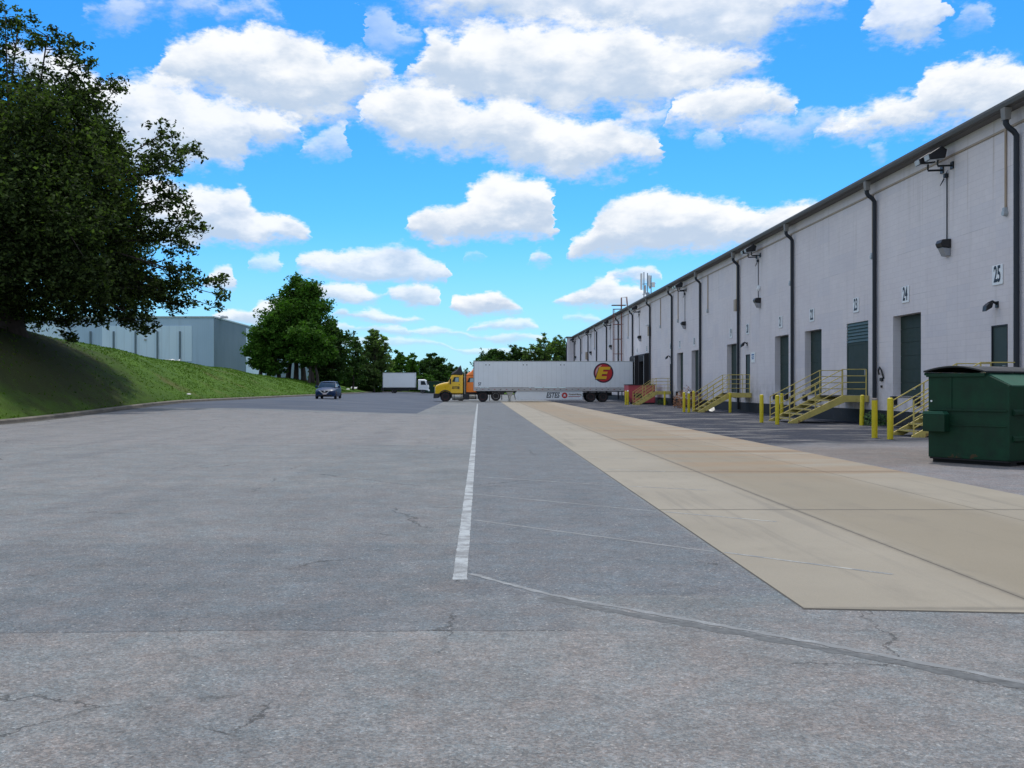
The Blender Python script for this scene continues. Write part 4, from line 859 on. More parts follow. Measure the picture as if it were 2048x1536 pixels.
def trailer(loc):
    e = empty('semi_trailer', loc, 'long white box trailer with a round red and yellow E emblem, backed to the dock', 'trailer')
    L = 16.0; hw = 1.3
    build(MB().box(0, L, -hw, hw, 1.46, 4.08), 'box', M_white, e, bevel=.02)
    build(MB().box(-.012, .10, -hw-.012, hw+.012, 1.44, 4.10).box(-.01, L+.01, -hw-.014, -hw+.05, 4.02, 4.10).box(-.01, L+.01, hw-.05, hw+.014, 4.02, 4.10), 'corner_rails', M_lgrey, e, bevel=.01)
    mb = MB().box(.0, L, -hw-.02, hw+.02, 1.10, 1.44); build(mb, 'bottom_rail', pm('rail_aluminium', (.52, .51, .50), .45, metal=.2, var=.1, dirt=(.4, .33, .3, .5), dscale=3), e, bevel=.008)
    mb = MB()
    for i in range(1, 33): mb.box(i*.49-.004, i*.49+.004, -hw-.004, -hw+.002, 1.47, 4.0)
    build(mb, 'panel_seams', M_lgrey, e)
    for i in range(26): build(MB().box(.25+i*.60, .40+i*.60, -hw-.026, -hw-.021, 1.24, 1.29), 'reflector', M_redref if i % 2 else M_mud, e)
    for x in (1.2, 1.55, 4.95, 5.3, 8.7, 9.05): build(MB().box(x, x+.10, -hw-.012, -hw-.001, 3.68, 3.76), 'marker_light', M_mud, e)
    # emblem: dark ring, red disc, slanted yellow E
    cx, cz = 13.05, 2.92; y = -hw-.006
    em = build(MB().lathe([(1.0, -.006), (1.0, .0)], (cx, y, cz), 'y', 48), 'emblem', pm('emblem_dark', (.045, .012, .035), .4), e)
    build(MB().lathe([(.86, -.010), (.86, -.0062)], (cx, y, cz), 'y', 48), 'emblem_disc', pm('emblem_red', (.55, .015, .02), .35, var=.05), em)
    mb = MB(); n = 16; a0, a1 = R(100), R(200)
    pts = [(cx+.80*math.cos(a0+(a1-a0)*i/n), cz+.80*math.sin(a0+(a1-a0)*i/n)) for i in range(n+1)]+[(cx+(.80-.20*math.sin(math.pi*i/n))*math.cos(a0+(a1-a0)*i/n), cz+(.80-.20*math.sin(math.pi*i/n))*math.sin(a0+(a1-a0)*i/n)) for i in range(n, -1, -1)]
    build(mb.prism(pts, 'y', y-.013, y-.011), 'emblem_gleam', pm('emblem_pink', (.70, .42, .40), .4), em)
    def E(dx, dz, y0, y1, mat, nm):
        sh = .28; P0 = [(-.78, -.62), (.40, -.62), (.40, -.36), (-.38, -.36), (-.38, -.10), (.40, -.10), (.40, .14), (-.38, .14), (-.38, .34), (.52, .34), (.52, .64), (-.62, .64)]
        P0 = [(-.80, -.62), (.26, -.62), (.34, -.34), (-.20, -.34), (-.14, -.12), (.36, -.12), (.42, .12), (-.06, .12), (-.01, .32), (.62, .32), (.72, .60), (-.46, .60)]
        quads = [[(-.80,-.62),(.26,-.62),(.34,-.34),(-.70,-.34)], [(-.70,-.34),(-.20,-.34),(-.14,-.12),(-.635,-.12)], [(-.635,-.12),(.36,-.12),(.42,.12),(-.565,.12)], [(-.565,.12),(-.06,.12),(-.01,.32),(-.51,.32)], [(-.51,.32),(.62,.32),(.72,.60),(-.43,.60)]]
        mb = MB()
        for q in quads: mb.prism([(cx+p[0]+dx, cz+p[1]+dz) for p in q], 'y', y0, y1)
        build(mb, nm, mat, em)
    E(-.07, -.06, y-.018, y-.014, M_chas, 'emblem_shadow_letter'); E(0, 0, y-.026, y-.020, pm('emblem_yellow', (.80, .46, .01), .35, var=.04), 'emblem_letter')
    text('57', .42, lambda a, b2, c: (.62+a, -hw-.006-c, 1.78+b2), 'unit_number', M_ink, e, bold=.012, xs=.7)
    # landing gear, skirt, bogie
    for s_ in (-1, 1):
        build(MB().prism([(3.25, 1.10), (4.1, 1.10), (3.80, .55), (3.72, .22), (3.58, .22), (3.52, .6)], 'y', s_*.95-.07, s_*.95+.07).box(3.50, 3.80, s_*.95-.14, s_*.95+.14, .06, .14).box(3.60, 3.72, s_*.95-.05, s_*.95+.05, .0+.14, .6), 'landing_leg', M_tank, e, bevel=.01)
        sk = build(MB().prism([(4.35, 1.095), (4.15, .78), (4.25, .22), (10.95, .22), (10.95, 1.095)], 'y', s_*1.22-.02, s_*1.22+.02), 'side_skirt', M_white, e, bevel=.006)
        for x in (11.8, 13.05):
            wheel(e, x, s_*.93, .50, .60, M_redrim, side=s_)
        build(MB().box(15.2, 15.24, s_*.95-.3, s_*.95+.3, .3, 1.08), 'mud_flap', M_chas, e)
    y = -1.243
    text('ESTES', .74, lambda a, b2, c: (7.95+a, y-c, .66+b2), 'skirt_lettering', M_ink, e, bold=.020, shear=.25, xs=.70)
    sl = build(MB().lathe([(.29, -.006), (.29, 0)], (9.35-.2, y, .66), 'y', 28), 'skirt_emblem', pm('emblem_red_small', (.55, .03, .03), .4), e)
    build(MB().prism([(9.0, .66), (9.15, .80), (9.30, .66), (9.25, .66), (9.25, .52), (9.18, .52), (9.18, .62), (9.12, .62), (9.12, .52), (9.05, .52), (9.05, .66)], 'y', y-.010, y-.0065), 'house_mark', M_white, sl)
    text('Household Moving', .255, lambda a, b2, c: (10.20+a, y-c, .76+b2), 'skirt_lettering', pm('brown_ink', (.16, .11, .06), .5), e, bold=.006, xs=.66)
    text('MOVING COMPANY', .15, lambda a, b2, c: (10.20+a, y-c, .54+b2), 'skirt_lettering', M_redref, e, bold=.004, xs=.9) if False else build(MB().box(9.55, 10.75, y-.004, y, .52, .575), 'red_rule', M_redref, e)
    build(MB().box(11.2, 14.0, -.5, .5, .62, .98).box(11.5, 12.1, -1.0, 1.0, .44, .56).box(12.75, 13.35, -1.0, 1.0, .44, .56), 'bogie', M_chas, e, bevel=.02)
    build(MB().box(15.75, 15.83, -1.1, 1.1, .55, .68).box(15.7, 15.86, -.7, -.62, .6, 1.1).box(15.7, 15.86, .62, .7, .6, 1.1), 'underride_guard', M_chas, e)
    build(MB().box(.2, L-.1, -1.15, 1.15, 1.02, 1.098), 'floor_beams', M_chas, e)
    return e
TR = trailer((-.55, 101.72, 0)); TR.rotation_euler[2] = R(0.0)

# white box truck at the far left, facing right
zb = lotz(-12, 165)
e = empty('box_truck', (-16.6, 165.0, zb), 'white box truck parked in front of the trees, cab facing right', 'box truck')
build(MB().box(.85, 6.15, -1.15, 1.15, .98, 3.42), 'cargo_box', M_white, e, bevel=.03)
build(MB().box(.82, 6.18, -1.165, -1.151, .96, 1.06).box(.82, 6.18, -1.165, -1.151, 3.34, 3.43).box(.82, .90, -1.165, -1.151, 1.061, 3.339).box(6.10, 6.18, -1.165, -1.151, 1.061, 3.339), 'box_trim', M_lgrey, e)
def bc(x, w_, z0, z1): return [(x, -w_, z0), (x, -w_, 1.4), (x, -w_*.93, z1-.08), (x, -w_*.8, z1), (x, w_*.8, z1), (x, w_*.93, z1-.08), (x, w_, 1.4), (x, w_, z0)]
build(MB().loft([bc(6.62, 1.0, .62, 2.30), bc(7.65, 1.0, .60, 2.32), bc(7.95, .99, .56, 2.15), bc(8.18, .98, .52, 1.45), bc(8.30, .96, .50, 1.1)]), 'cab', M_white, e, bevel=.03)
for s_ in (-1, 1):
    y = s_*1.002
    d = build(MB().prism([(6.95, .95), (6.95, 2.1), (7.75, 2.1), (8.0, 1.45), (8.0, .95)], 'y', min(y, y+s_*.012), max(y, y+s_*.012)), 'door', M_white, e, bevel=.004)
    build(MB().prism([(7.05, 1.42), (7.05, 2.05), (7.68, 2.05), (7.93, 1.42)], 'y', min(y+s_*.013, y+s_*.02), max(y+s_*.013, y+s_*.02)), 'window', M_glass, d)
    build(MB().box(8.12, 8.24, s_*1.2-.07, s_*1.2+.07, 1.45, 1.95), 'mirror', M_chas, e)
    wheel(e, 7.35, s_*.86, .40, .24, M_white, side=s_); wheel(e, 2.6, s_*.80, .40, .45, M_rim, side=s_)
    build(MB().box(.9, 8.0, s_*.38-.05, s_*.38+.05, .62, .82), 'frame_rail', M_chas, e)
    build(MB().box(1.0, 6.1, s_*.95-.05, s_*.95+.05, .60, .95), 'underrun_panel', M_chas, e); build(MB().box(3.4, 5.0, s_*.75-.14, s_*.75+.14, .40, .78), 'side_box', M_chas, e)
    build(MB().box(8.24, 8.31, s_*.72-.14, s_*.72+.14, .72, .92), 'headlight', M_head, e, bevel=.01)
build(MB().add([(7.99, -.88, 2.06), (7.99, .88, 2.06), (8.20, .88, 1.48), (8.20, -.88, 1.48), (7.90, -.88, 2.06), (7.90, .88, 2.06), (8.1, .88, 1.48), (8.1, -.88, 1.48)], [(0,1,2,3),(4,5,6,7),(0,1,5,4),(2,3,7,6),(1,2,6,5),(3,0,4,7)]), 'windshield', M_glass, e)
build(MB().box(8.22, 8.42, -1.0, 1.0, .38, .66), 'bumper', M_white, e, bevel=.03)
build(MB().box(.55, .80, -1.1, 1.1, .45, .95).box(.70, .80, -1.1, 1.1, .95, 1.9), 'lift_gate', M_chas, e)

# blue sedan driving towards the camera
zc = lotz(-13.2, 86)
e = empty('sedan', (-13.15, 85.2, zc+.01), 'dark blue sedan with chrome V grille driving along the lot beside the grass bank', 'car')
M_car = pm('dark_blue_paint', (.003, .026, .085), .4, var=.05); M_car.node_tree.nodes['Principled BSDF'].inputs['Specular IOR Level'].default_value = .3
ST_ = [(0.0,.62,.36,.60,.66),(.10,.76,.24,.66,.74),(.35,.85,.19,.74,.84),(.9,.885,.18,.82,.94),(1.4,.89,.18,.86,1.00),(2.4,.89,.18,.90,1.03),(3.6,.89,.18,.94,1.05),(4.2,.84,.22,.95,1.06),(4.5,.76,.30,.90,1.02),(4.62,.66,.42,.80,.92)]
rings = [[(-hw*.90, y, zl), (-hw, y, zl+.14), (-hw*1.0, y, (zl+zs)/2+.05), (-hw*.97, y, zs), (-hw*.80, y, (zs+zt)/2+.02), (-hw*.4, y, zt), (0, y, zt+.015), (hw*.4, y, zt), (hw*.80, y, (zs+zt)/2+.02), (hw*.97, y, zs), (hw, y, (zl+zs)/2+.05), (hw, y, zl+.14), (hw*.90, y, zl)] for y, hw, zl, zs, zt in ST_]
build(MB().loft(rings), 'body', M_car, e, smooth=True)
GR = [(1.30,.74,.97,.72,.985),(1.75,.76,1.0,.64,1.25),(2.15,.77,1.02,.58,1.43),(2.9,.77,1.03,.57,1.47),(3.5,.76,1.03,.56,1.42),(3.95,.72,1.03,.62,1.22),(4.25,.68,1.04,.66,1.06)]
build(MB().loft([[(-a, y, b), (-(a+c)/2-.02, y, (b+d)/2), (-c, y, d), (0, y, d+.02), (c, y, d), ((a+c)/2+.02, y, (b+d)/2), (a, y, b)] for y, a, b, c, d in GR]), 'windows', M_glass, e, smooth=True)
rf = [(2.10,.59,1.435),(2.3,.60,1.465),(2.9,.60,1.497),(3.45,.585,1.46),(3.6,.58,1.42)]
build(MB().loft([[(-c, y, d-.03), (-c, y, d), (-c*.5, y, d+.028), (0, y, d+.033), (c*.5, y, d+.028), (c, y, d), (c, y, d-.03)] for y, c, d in rf]), 'roof', M_car, e, smooth=True)
for s_ in (-1, 1):
    build(MB().tube([(s_*.755, 1.28, .97), (s_*.70, 1.75, 1.24), (s_*.605, 2.15, 1.45), (s_*.60, 3.4, 1.46), (s_*.65, 3.9, 1.26), (s_*.70, 4.25, 1.06)], .035, 6), 'pillar', M_car, e, smooth=True)
    build(MB().tube([(s_*.785, 2.72, 1.0), (s_*.605, 2.78, 1.46)], .03, 6), 'door_pillar', M_chas, e)
    build(MB().lathe([(.03, -.04), (.11, -.03), (.12, .05), (.08, .10)], (s_*.98, 1.72, 1.03), 'y', 12), 'mirror', M_car, e, smooth=True)
    build(MB().add([(s_*.50, .045, .64), (s_*.76, .20, .70), (s_*.86, .55, .78), (s_*.84, .60, .70), (s_*.74, .18, .60), (s_*.48, .035, .57)], [(0, 1, 2, 3, 4, 5)]), 'headlight', M_head, e)
    # chrome arms of the V
    build(MB().prism([(s_*.10, .46), (s_*.44, .76), (s_*.54, .76), (s_*.20, .46)], 'y', -.035, .06), 'grille_trim', M_head, e)
    for y in (.88, 3.62):
        wheel(e, s_*.80, y, .32, .20, M_rim, axis='x', side=s_)
    build(MB().box(s_*.895-.006, s_*.895+.006, 2.3, 2.42, .84, .87), 'door_handle', M_rim, e)
build(MB().prism([(-.42, .70), (.42, .70), (.20, .46), (-.20, .46)], 'y', -.012, .08), 'grille', M_chas, e)
build(MB().box(-.62, .62, -.01, .12, .25, .36), 'lower_intake', M_chas, e, bevel=.02)
build(MB().box(-.16, .16, -.05, -.03, .38, .53), 'licence_plate', pm('plate_pink_white', (.60, .52, .52), .5), e)
build(MB().lathe([(.075, -.045), (.075, -.02)], (0, 0, .66), 'y', 16), 'badge', M_head, e)

# dark green container behind the yellow cab, below the trees
e = empty('dumpster', (-10.6, 183.0, lotz(-10.6, 183)), 'dark green container with a yellow sticker behind the yellow cab, under the trees', 'dumpster')
build(MB().prism([(0, .12), (4.6, .12), (4.6, 1.9), (4.2, 2.1), (0, 2.1)], 'y', 0, 1.8), 'body', M_dump, e, bevel=.02)
build(MB().box(-.05, 4.3, -.05, 1.85, 2.101, 2.17), 'lid', M_lid, e, bevel=.01); build(MB().box(2.3, 2.55, -.012, -.002, 1.2, 1.5), 'sticker', M_yel, e)
mb = MB(); build(MB().box(-.02, 4.62, -.06, -.001, .85, .93), 'rib', M_dump, e); build(MB().box(.2, 4.4, .1, .4, 0, .118), 'skid', M_chas, e)

# ------------------------------------------------------------------ grey building beyond the bank
def mat_clad(name, lo, hi, rib=.3):
    m, t, b = new_mat(name); P = t.obj(); x, y, z = t.xyz(P)[:3]
    c = t.mix(t.lin(t.noise(P, .15, 5, .6), .3, .7), lo, hi)
    sg = t.m('ABSOLUTE', t.m('SUBTRACT', t.m('FRACT', t.m('DIVIDE', t.m('ADD', x, y), rib)), .5)); g = t.step(sg, .42, .5, 1, .88); c = t.mix(1.0, c, t.comb(g, g, g), 'MULTIPLY')
    st = t.noise(t.v('MULTIPLY', P, (1, 1, .12)), 1.0, 6); c = t.mix(t.m('MULTIPLY', t.step(st, .5, .75), .3), c, tuple(q*.7 for q in lo))
    t.put(b.inputs['Base Color'], c); b.inputs['Roughness'].default_value = .6; return m
M_cl = mat_clad('blue_grey_cladding', (.36, .49, .64), (.41, .54, .69)); M_cl2 = mat_clad('pale_grey_panels', (.55, .69, .83), (.61, .74, .86), 1.2); M_cl3 = mat_clad('slate_side_cladding', (.10, .15, .19), (.135, .185, .23)); 
e = empty('grey_industrial_building', (-42.4, 160, 0), 'large flat roofed blue-grey industrial building behind the grass bank', 'building')
HB = 12.6
build(MB().box(-60, -.02, .02, 110, 0, HB), 'walls', M_cl, e)
build(MB().box(-.019, .004, .02, 110, 0, HB-.01), 'side_cladding', M_cl3, e)
build(MB().box(.005, .02, 22, 38, 0, HB-.4), 'pale_side_panel', M_cl2, e)
build(MB().box(-17.9, -3.5, -.06, .019, 5.6, HB-1.3), 'pale_panels', M_cl2, e)
build(MB().box(-40, -23.5, -.06, .019, 0, HB-1.0), 'pale_panels', M_cl2, e)
for x in (-16.0, -12.5, -9.0, -5.4, -19.7): build(MB().box(x-.12, x+.12, -.30, -.061 if x > -18 else .018, 5.8, HB-2.2), 'downpipe', M_cl3, e)
build(MB().box(-60.1, .10, -.12, 110.1, HB, HB+.22), 'roof_edge', M_lgrey, e)
mb = MB()
for i in range(5): mb.tube([(-12.2+i*.45, 3, HB+.2), (-12.2+i*.45, 3, HB+.75)], .03, 5)
mb.tube([(-12.2, 3, HB+.75), (-10.4, 3, HB+.75)], .03, 5); build(mb, 'roof_railing', M_lgrey, e)
build(MB().lathe([(.7, 0), (.6, .3), (.3, .45)], (.2-1.6+2.0, 4, HB+.2), 'z', 12), 'roof_vent', M_lgrey, e, smooth=True)
build(MB().box(-11.1, -10.8, -.25, -.061, 8.9, 9.2), 'wall_lamp', M_rim, e)
e = empty('parking_sign', (-45.5, 158.5, 2.4), 'small blue and white sign in front of the grey building wall', 'sign')
build(MB().box(-.18, .18, -.02, .02, 1.9, 2.6), 'plate', M_blue, e); build(MB().box(-.12, .12, -.03, -.021, 2.15, 2.5), 'symbol', M_sign, e); build(MB().tube([(0, .05, -.8), (0, .05, 2.6)], .03, 6), 'post', M_rim, e)

# litter on the bank
M_lit = pm('litter_white', (.68, .68, .66), .6, var=.1)
def on_bank(px, py):
    best = None
    for k in range(300):
        Y = 55+k*.5; X = (px-958)/2000*Y; z = bankz(X, Y); q = 774-(z-1.5)/Y*2000
        if X > LX0-.5: continue
        if best is None or abs(q-py) < best[0]: best = (abs(q-py), X, Y, z)
    return best[1:]
LIT = [(345,729,1.6,'white crumpled plastic just below the crest, nearest the big tree'), (353,737,1.2,'torn white paper scrap under the highest piece of litter'), (398,744,.5,'small white scrap midway down the bank'), (439,756,.3,'tiny white scrap right of the middle of the bank'),
       (472,755,1.1,'long white shred on the bank near the slate building corner'), (486,762,1.0,'white shred lying just right of the long shred'), (515,771,.5,'lone white scrap left of the blue sedan'), (378,791,.3,'tiny scrap low on the bank near the kerb'),
       (708,771,1.2,'white sheet on the grass right of the blue sedan'), (708,778,1.1,'flat white strip close to the kerb right of the sedan'), (696,780,.5,'small scrap beside the strip near the kerb'), (758,779,1.1,'pale scrap by the rear of the white box truck')]
for i, (px, py, sz, lb) in enumerate(LIT):
    X, Y, z = on_bank(px, py); r_ = random.Random(i); mb = MB()
    e = empty('litter', (X, Y, z+.02), lb, 'litter', 'white litter scattered on the grass')
    n = 5; V = [((a/n-.5)*sz+r_.uniform(-.05, .05)*sz, (b_/2-.5)*sz*.45, .05+abs(r_.gauss(0, .10))*sz+.22*sz*b_/2) for b_ in range(3) for a in range(n+1)]
    mb.add(V, [(b_*(n+1)+a, b_*(n+1)+a+1, (b_+1)*(n+1)+a+1, (b_+1)*(n+1)+a) for b_ in range(2) for a in range(n)]); build(mb, 'scrap', M_lit, e)

# ------------------------------------------------------------------ trees
def mat_leaf(name, lo, hi, trans=.25):
    m, t, b = new_mat(name); rnd = t.new('ShaderNodeNewGeometry').outputs['Random Per Island']
    c = t.mix(t.m('POWER', rnd, 1.4), lo, hi); cl = t.lin(t.noise(t.obj(), .55, 4, .6), .35, .65, .72, 1.25); c = t.mix(1.0, c, t.comb(cl, cl, cl), 'MULTIPLY')
    t.put(b.inputs['Base Color'], c); b.inputs['Roughness'].default_value = .75; b.inputs['Specular IOR Level'].default_value = .12
    tr = t.new('ShaderNodeBsdfTranslucent'); t.put(tr.inputs[0], t.mix(1.0, c, (1.2, 1.5, .5), 'MULTIPLY')); mx = t.new('ShaderNodeMixShader'); mx.inputs[0].default_value = trans
    out = m.node_tree.nodes['Material Output']; t.l.new(b.outputs[0], mx.inputs[1]); t.l.new(tr.outputs[0], mx.inputs[2]); t.l.new(mx.outputs[0], out.inputs[0]); return m
M_bark = pm('bark', (.055, .045, .038), .95, var=.4, scale=5, bump=.6, bscale=12, stretch=(1, 1, .25))
LF_oak = mat_leaf('oak_leaves', (.006, .013, .004), (.095, .135, .042), .40); LF_map = mat_leaf('maple_leaves', (.034, .092, .012), (.085, .175, .022)); LF_lt = mat_leaf('light_leaves', (.085, .135, .045), (.150, .210, .080), .5); LF_dk = mat_leaf('dark_leaves', (.026, .066, .016), (.068, .125, .030))
def tree(name, label, cat, base, trunk, blobs, leaf, mat, seed, sparse=1., group=None, clus=1.0, ntrunk=None, star=False, sig=.17):
    """trunk: (height, radius); blobs: (x, y, z, rx, ry, rz, leaves) relative to base"""
    rng = np.random.default_rng(seed); pr = random.Random(seed)
    e = empty(name, base, label, cat, group); th, tr_ = trunk
    mb = MB(); trunks = ntrunk or [(0, 0)]
    for tx, ty in trunks:
        top = Vector((tx*.7+pr.uniform(-.2, .2), ty*.7, th))
        mb.tube([(tx, ty, -.6), (tx*1.0, ty, .3), (tx*.9+pr.uniform(-.15, .15), ty, th*.5), top], [tr_*1.5, tr_*1.1, tr_*.9, tr_*.75], 9)
        for b_ in blobs:
            if len(trunks) > 1 and pr.random() < .5: continue
            c = Vector(b_[:3]); mid = top.lerp(c, .5)+Vector((pr.uniform(-.4, .4), pr.uniform(-.4, .4), pr.uniform(.2, .9)))
            r0 = min(tr_*.5, .05+.07*b_[3])
            mb.tube([top-Vector((0, 0, .3)), top.lerp(mid, .5)+Vector((0, 0, .15)), mid, mid.lerp(c, .5), c], [r0, r0*.75, r0*.55, r0*.36, r0*.2], 6)
            for k in range(5 if len(blobs) < 20 else 4):
                d = Vector((pr.gauss(0, 1)*b_[3], pr.gauss(0, 1)*b_[4], pr.gauss(0, .8)*b_[5]))*.55; s = mid.lerp(c, pr.uniform(.3, 1))
                mb.tube([s, s+d*.5+Vector((0, 0, .15)), s+d], [r0*.22, r0*.14, r0*.05], 4)
    build(mb, 'trunk', M_bark, e, smooth='all')
    P = []
    for x, y, z, rx, ry, rz, n in blobs:
        n = int(n*sparse); nc = max(6, int(n/26*clus)); d = rng.normal(size=(nc, 3)); d /= np.linalg.norm(d, axis=1)[:, None]
        rad = rng.random(nc)**.42*(.82+.30*rng.random(nc)); cc = np.array((x, y, z))+d*rad[:, None]*np.array((rx, ry, rz))
        pick = rng.integers(0, nc, n); sg = sig*(rx+ry+rz)/3
        sg = np.clip(sg*rng.uniform(.6, 1.3, nc), .18, 1.3)[pick]
        P.append(cc[pick]+rng.normal(size=(n, 3))*sg[:, None]*np.array((1, 1, .7)))
    P = np.concatenate(P); N = len(P)
    a = rng.normal(size=(N, 3)); a[:, 2] *= .6; a /= np.linalg.norm(a, axis=1)[:, None]
    q = rng.normal(size=(N, 3)); q -= a*(a*q).sum(1)[:, None]; q /= np.linalg.norm(q, axis=1)[:, None]
    sz = leaf*rng.uniform(.6, 1.3, N)[:, None]; wv = sz*rng.uniform(.38, .6, N)[:, None]
    bend = np.cross(a, q)*sz*.18
    V = np.stack([P-a*sz, P+q*wv+bend, P+a*sz, P-q*wv+bend], 1).reshape(-1, 3).astype(np.float32)
    me = bpy.data.meshes.new('crown'); me.vertices.add(4*N); me.vertices.foreach_set('co', V.ravel()); me.loops.add(4*N); me.loops.foreach_set('vertex_index', np.arange(4*N, dtype=np.int32))
    me.polygons.add(N); me.polygons.foreach_set('loop_start', np.arange(0, 4*N, 4, dtype=np.int32)); me.update(calc_edges=True); me.materials.append(mat); me.validate()
    link(bpy.data.objects.new('crown', me), e)
    return e
def at(px, py, Y): return ((px-958)/2000*Y, Y, (774-py)/2000*Y+1.5)
# big oak on the bank: masses placed round the trunk
OY = 58.0; ox, _, _ = at(20, 660, OY); oz = bankz(ox, OY)
def rel(px, py, dy, rxp, rzp, ry, n, base=(ox, OY, oz)):
    Y = base[1]+dy; X, _, Z = at(px, py, Y); k = Y/2000; return (X-base[0], dy, Z-base[2], rxp*k, ry, rzp*k, n)
OB = [rel(*a) for a in (
 (20,330,0,120,120,4.0,9000), (110,260,-1,95,100,3.4,6500), (60,450,-2,120,110,4.2,9000), (170,380,0,95,105,3.6,8000), (220,470,1,85,80,3.2,6500), (120,540,-1,120,80,3.6,8000),
 (-70,300,1,120,130,4,5000), (-80,500,0,120,110,4,5000), (250,560,0,70,55,2.6,4200), (0,600,-1,70,55,2.4,4500), (170,230,0,60,60,2.4,3200), (215,300,1,50,50,2.2,2600), (-20,180,1,90,80,3,4500),
 (110,165,0,70,45,2.0,1500), (35,60,1,45,50,1.6,900), (95,70,0,55,30,1.5,850), (150,110,-1,45,35,1.5,800), (205,160,0,38,22,1.2,480), (235,175,1,14,16,.8,150), (-20,90,0,60,60,2,1100), (10,25,0,30,18,1,240), (160,190,0,50,30,1.5,800),
 (320,270,0,38,30,1.4,620), (355,320,-1,48,42,1.6,1000), (300,330,0,45,50,1.6,1300), (385,300,0,20,18,1,260), (330,400,0,55,40,1.6,1350), (385,440,1,36,22,1.3,560), (350,480,0,55,32,1.6,1200), (300,450,0,50,50,1.8,1600),
 (365,545,-1,55,26,1.4,900), (415,565,0,40,16,1.1,480), (440,590,0,22,12,.8,200), (320,590,0,60,28,1.6,1300), (370,615,0,45,12,1.0,420), (425,612,0,22,6,.6,110), (260,630,-1,60,26,1.5,1300), (180,625,0,80,28,1.8,1900), (290,655,-1,34,12,.9,360), (120,640,0,60,16,1.4,700), (150,675,0,35,10,.8,260), (340,575,0,40,30,1.3,700))]
INN = OB[:13]
OB = [(x, y, z, rx, ry*1.3, rz, n*.62) for x, y, z, rx, ry, rz, n in INN]+[b[:6]+(b[6]*.47,) for b in OB[13:]]
for x, y, z, rx, ry, rz, n in INN:
    for dy in (-5.5, 5.5): OB.append((x*.90+(.5 if dy < 0 else -.5), y+dy, z*(.97 if dy > 0 else .92), rx*.78, 2.6, rz*.80, n*.28))
OB += [(4.5, -4.5, 1.8, 3.6, 3.5, .9, 1500), (1, -7, 3.0, 3.5, 3, 1.2, 1500), (5.5, 4.5, 2.6, 3.5, 3, 1.0, 1300), (6.3, -3, 8.2, 2.8, 3.5, 2.8, 2600), (6.0, -7, 5.2, 3.0, 3.0, 2.0, 2200), (3, -9, 7, 3.5, 2.5, 2.5, 2000)]  # extra crown masses added to widen the shade cast on the bank
tree('oak_tree', 'huge dark spreading oak on the grass bank at the left edge', 'tree', (ox, OY, oz), (4.5, .75), OB, .135, LF_oak, 11, 1.25, clus=1.0, sig=.13)
# dark ivy-like mass at the oak foot
def std(px, pytop, pybase, wpx, Y, n, seed=0, shape='round', low=.18):
    """blobs filling a crown silhouette given by its top, base and width on the photo plane at distance Y"""
    k = Y/2000; H = (pybase-pytop)*k; Wd = wpx*k; r = random.Random(seed); out = []
    m = 9
    for i in range(m):
        t = i/(m-1); z = H*(low+(1-low)*t*.90); prof_ = {'round': math.sin(math.pi*(.16+.80*t))**.8, 'cone': (1-t)**.65*.95+.08, 'oval': math.sin(math.pi*(.20+.72*t))**.55}[shape]
        rr = Wd/2*prof_; nb = 3 if rr > Wd*.25 else 1
        for j in range(nb):
            a = r.uniform(0, 6.28); o = rr*.50 if nb > 1 else rr*.15
            out.append((o*math.cos(a+j*2.1), o*math.sin(a+j*2.1)*.8, z+r.uniform(-.3, .3), rr*.62+.2, rr*.55+.2, H*.085+.25, n/(m*2.2)*(prof_+.2)))
    return out
def ptree(name, label, px, pytop, wpx, Y, n, leaf, mat, seed, shape='round', low=.18, th=.25, tr_=.22, pyb=None, **kw):
    X = (px-958)/2000*Y; bz = bankz(X, Y); pybase = 774-(bz-1.5)/Y*2000; H = (pybase-pytop)*Y/2000
    return tree(name, label, 'tree', (X, Y, bz), (H*th, tr_), std(px, pytop, pybase, wpx, Y, n, seed, shape, low), leaf, mat, seed, **kw)
GT = 'trees beyond the grass bank'
ptree('maple_tree', 'tallest rounded dark green maple in the clump by the grey building', 592, 552, 138, 152, 24000, .26, LF_map, 21, 'oval', .30, tr_=.38, group=GT, ntrunk=[(0,0),(-1.3,.5),(1.2,-.3),(2.3,.4)])
ptree('maple_tree', 'leafy maple touching the slate wall, left in the clump', 538, 622, 88, 148, 13000, .28, LF_map, 22, 'oval', .16, tr_=.28, group=GT, ntrunk=[(0,0),(1.4,.3),(-1.3,0)])
ptree('maple_tree', 'lower maple in front of the tallest one, above the sedan', 618, 640, 110, 146, 12000, .28, LF_map, 23, 'round', .36, tr_=.22, group=GT, ntrunk=[(0,0),(1.2,.3)])
ptree('maple_tree', 'sloping right shoulder maple of the clump', 664, 642, 90, 156, 9500, .28, LF_dk, 24, 'oval', .16, tr_=.22, group=GT, ntrunk=[(0,0),(-.9,.3)])
ptree('thin_tree', 'thin open tree with sky showing through, right of the dark clump', 706, 660, 62, 170, 3000, .26, LF_dk, 25, 'round', .12, tr_=.16, group=GT)
ptree('ash_tree', 'light green round topped tree left above the box truck', 748, 660, 72, 182, 6500, .30, LF_lt, 26, 'oval', .20, tr_=.2, group=GT)
ptree('young_tree', 'bushy mid green tree above the left half of the box truck', 798, 700, 50, 205, 4200, .32, LF_map, 27, 'oval', .05, group=GT)
ptree('young_tree', 'narrow mid green tree above the cab of the box truck', 826, 712, 34, 208, 3500, .32, LF_map, 28, 'oval', .05, group=GT)
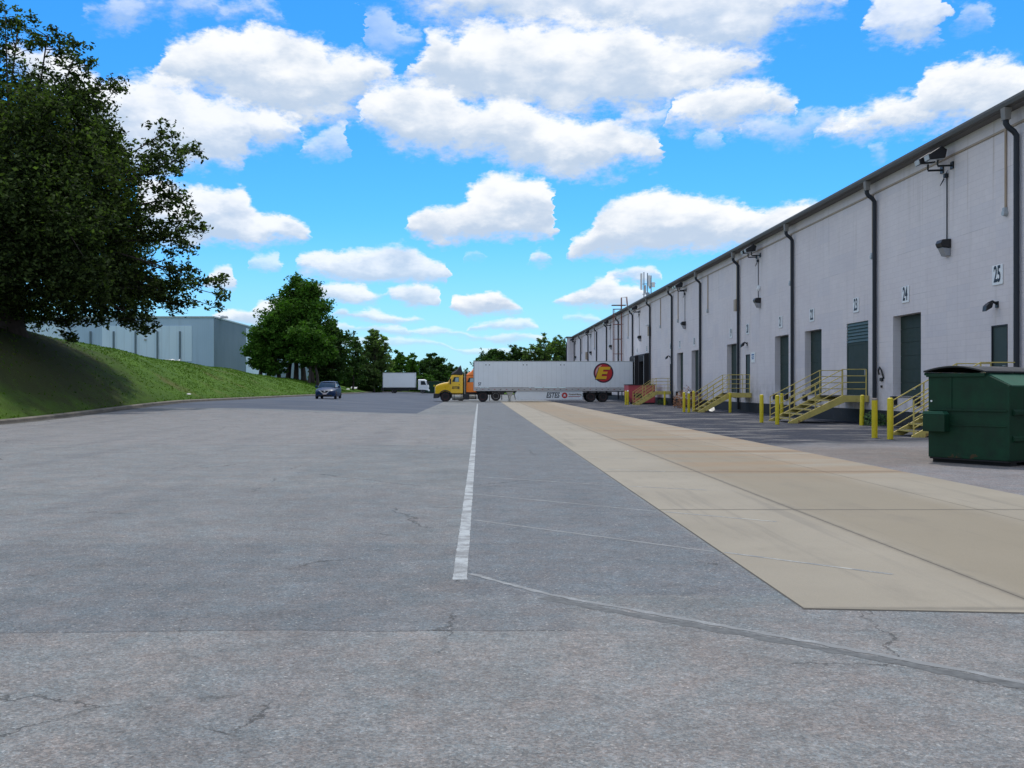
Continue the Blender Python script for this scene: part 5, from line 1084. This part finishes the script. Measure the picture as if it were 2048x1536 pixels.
ptree('broad_tree', 'broad dark tree between the box truck and the yellow cab', 866, 706, 74, 212, 6800, .34, LF_dk, 29, 'oval', .04, group=GT)
ptree('broad_tree', 'lower dark tree sloping down behind the yellow cab', 902, 728, 64, 215, 4200, .34, LF_dk, 30, 'round', .02, group=GT)
ptree('thin_tree', 'wispy small tree in the gap behind the black roof fairing', 934, 738, 34, 225, 1300, .3, LF_dk, 31, 'round', .02, group=GT)
GB = 'trees showing above the white trailer'
for px, pt, wp, n, mt, lb, nm, sh_ in ((964, 702, 34, 900, LF_dk, 'sparse sapling tops at the front end of the trailer', 'thin_tree', 'round'), (988, 694, 84, 8000, LF_dk, 'dense dark tree, left one above the trailer', 'dark_tree', 'oval'), (1026, 688, 52, 5600, LF_dk, 'fullest dark tree above the middle of the trailer', 'dark_tree', 'oval'),
        (1046, 696, 48, 3400, LF_dk, 'small dark tree just right of the fullest dark one', 'dark_tree', 'oval'), (1064, 688, 50, 1800, LF_lt, 'see-through pale tree above the trailer', 'thin_tree', 'round'), (1086, 669, 58, 3000, LF_lt, 'tall open pale tree with spreading top', 'thin_tree', 'round'), (1116, 670, 60, 4200, LF_lt, 'tall grey-green tree next to the far warehouse corner', 'thin_tree', 'oval')):
    ptree(nm, lb, px, pt, wp, 228+(px % 7), n, .32, mt, px, sh_, .10 if nm != 'thin_tree' else .3, tr_=.16, group=GB)
for i, (px, pt, wp, Y, lb) in enumerate(((655, 742, 70, 176, 'low bush under the maples, above the sedan'), (700, 738, 60, 180, 'low bush at the foot of the thin open tree'), (742, 742, 56, 184, 'low bush left of the box truck'), (780, 740, 60, 194, 'bush hidden behind the white cargo box'), (850, 752, 60, 198, 'bush right of the box truck cab'))):
    X = (px-958)/2000*Y; bz = bankz(X, Y); pb = 774-(bz-1.5)/Y*2000
    tree('bush', lb, 'bush', (X, Y, bz), (.5, .08), std(px, pt, pb+2, wp, Y, 4200, i, 'oval', .02), .28, LF_dk if i % 2 else LF_map, 60+i, group='bushes at the foot of the trees')
#@@NEXT
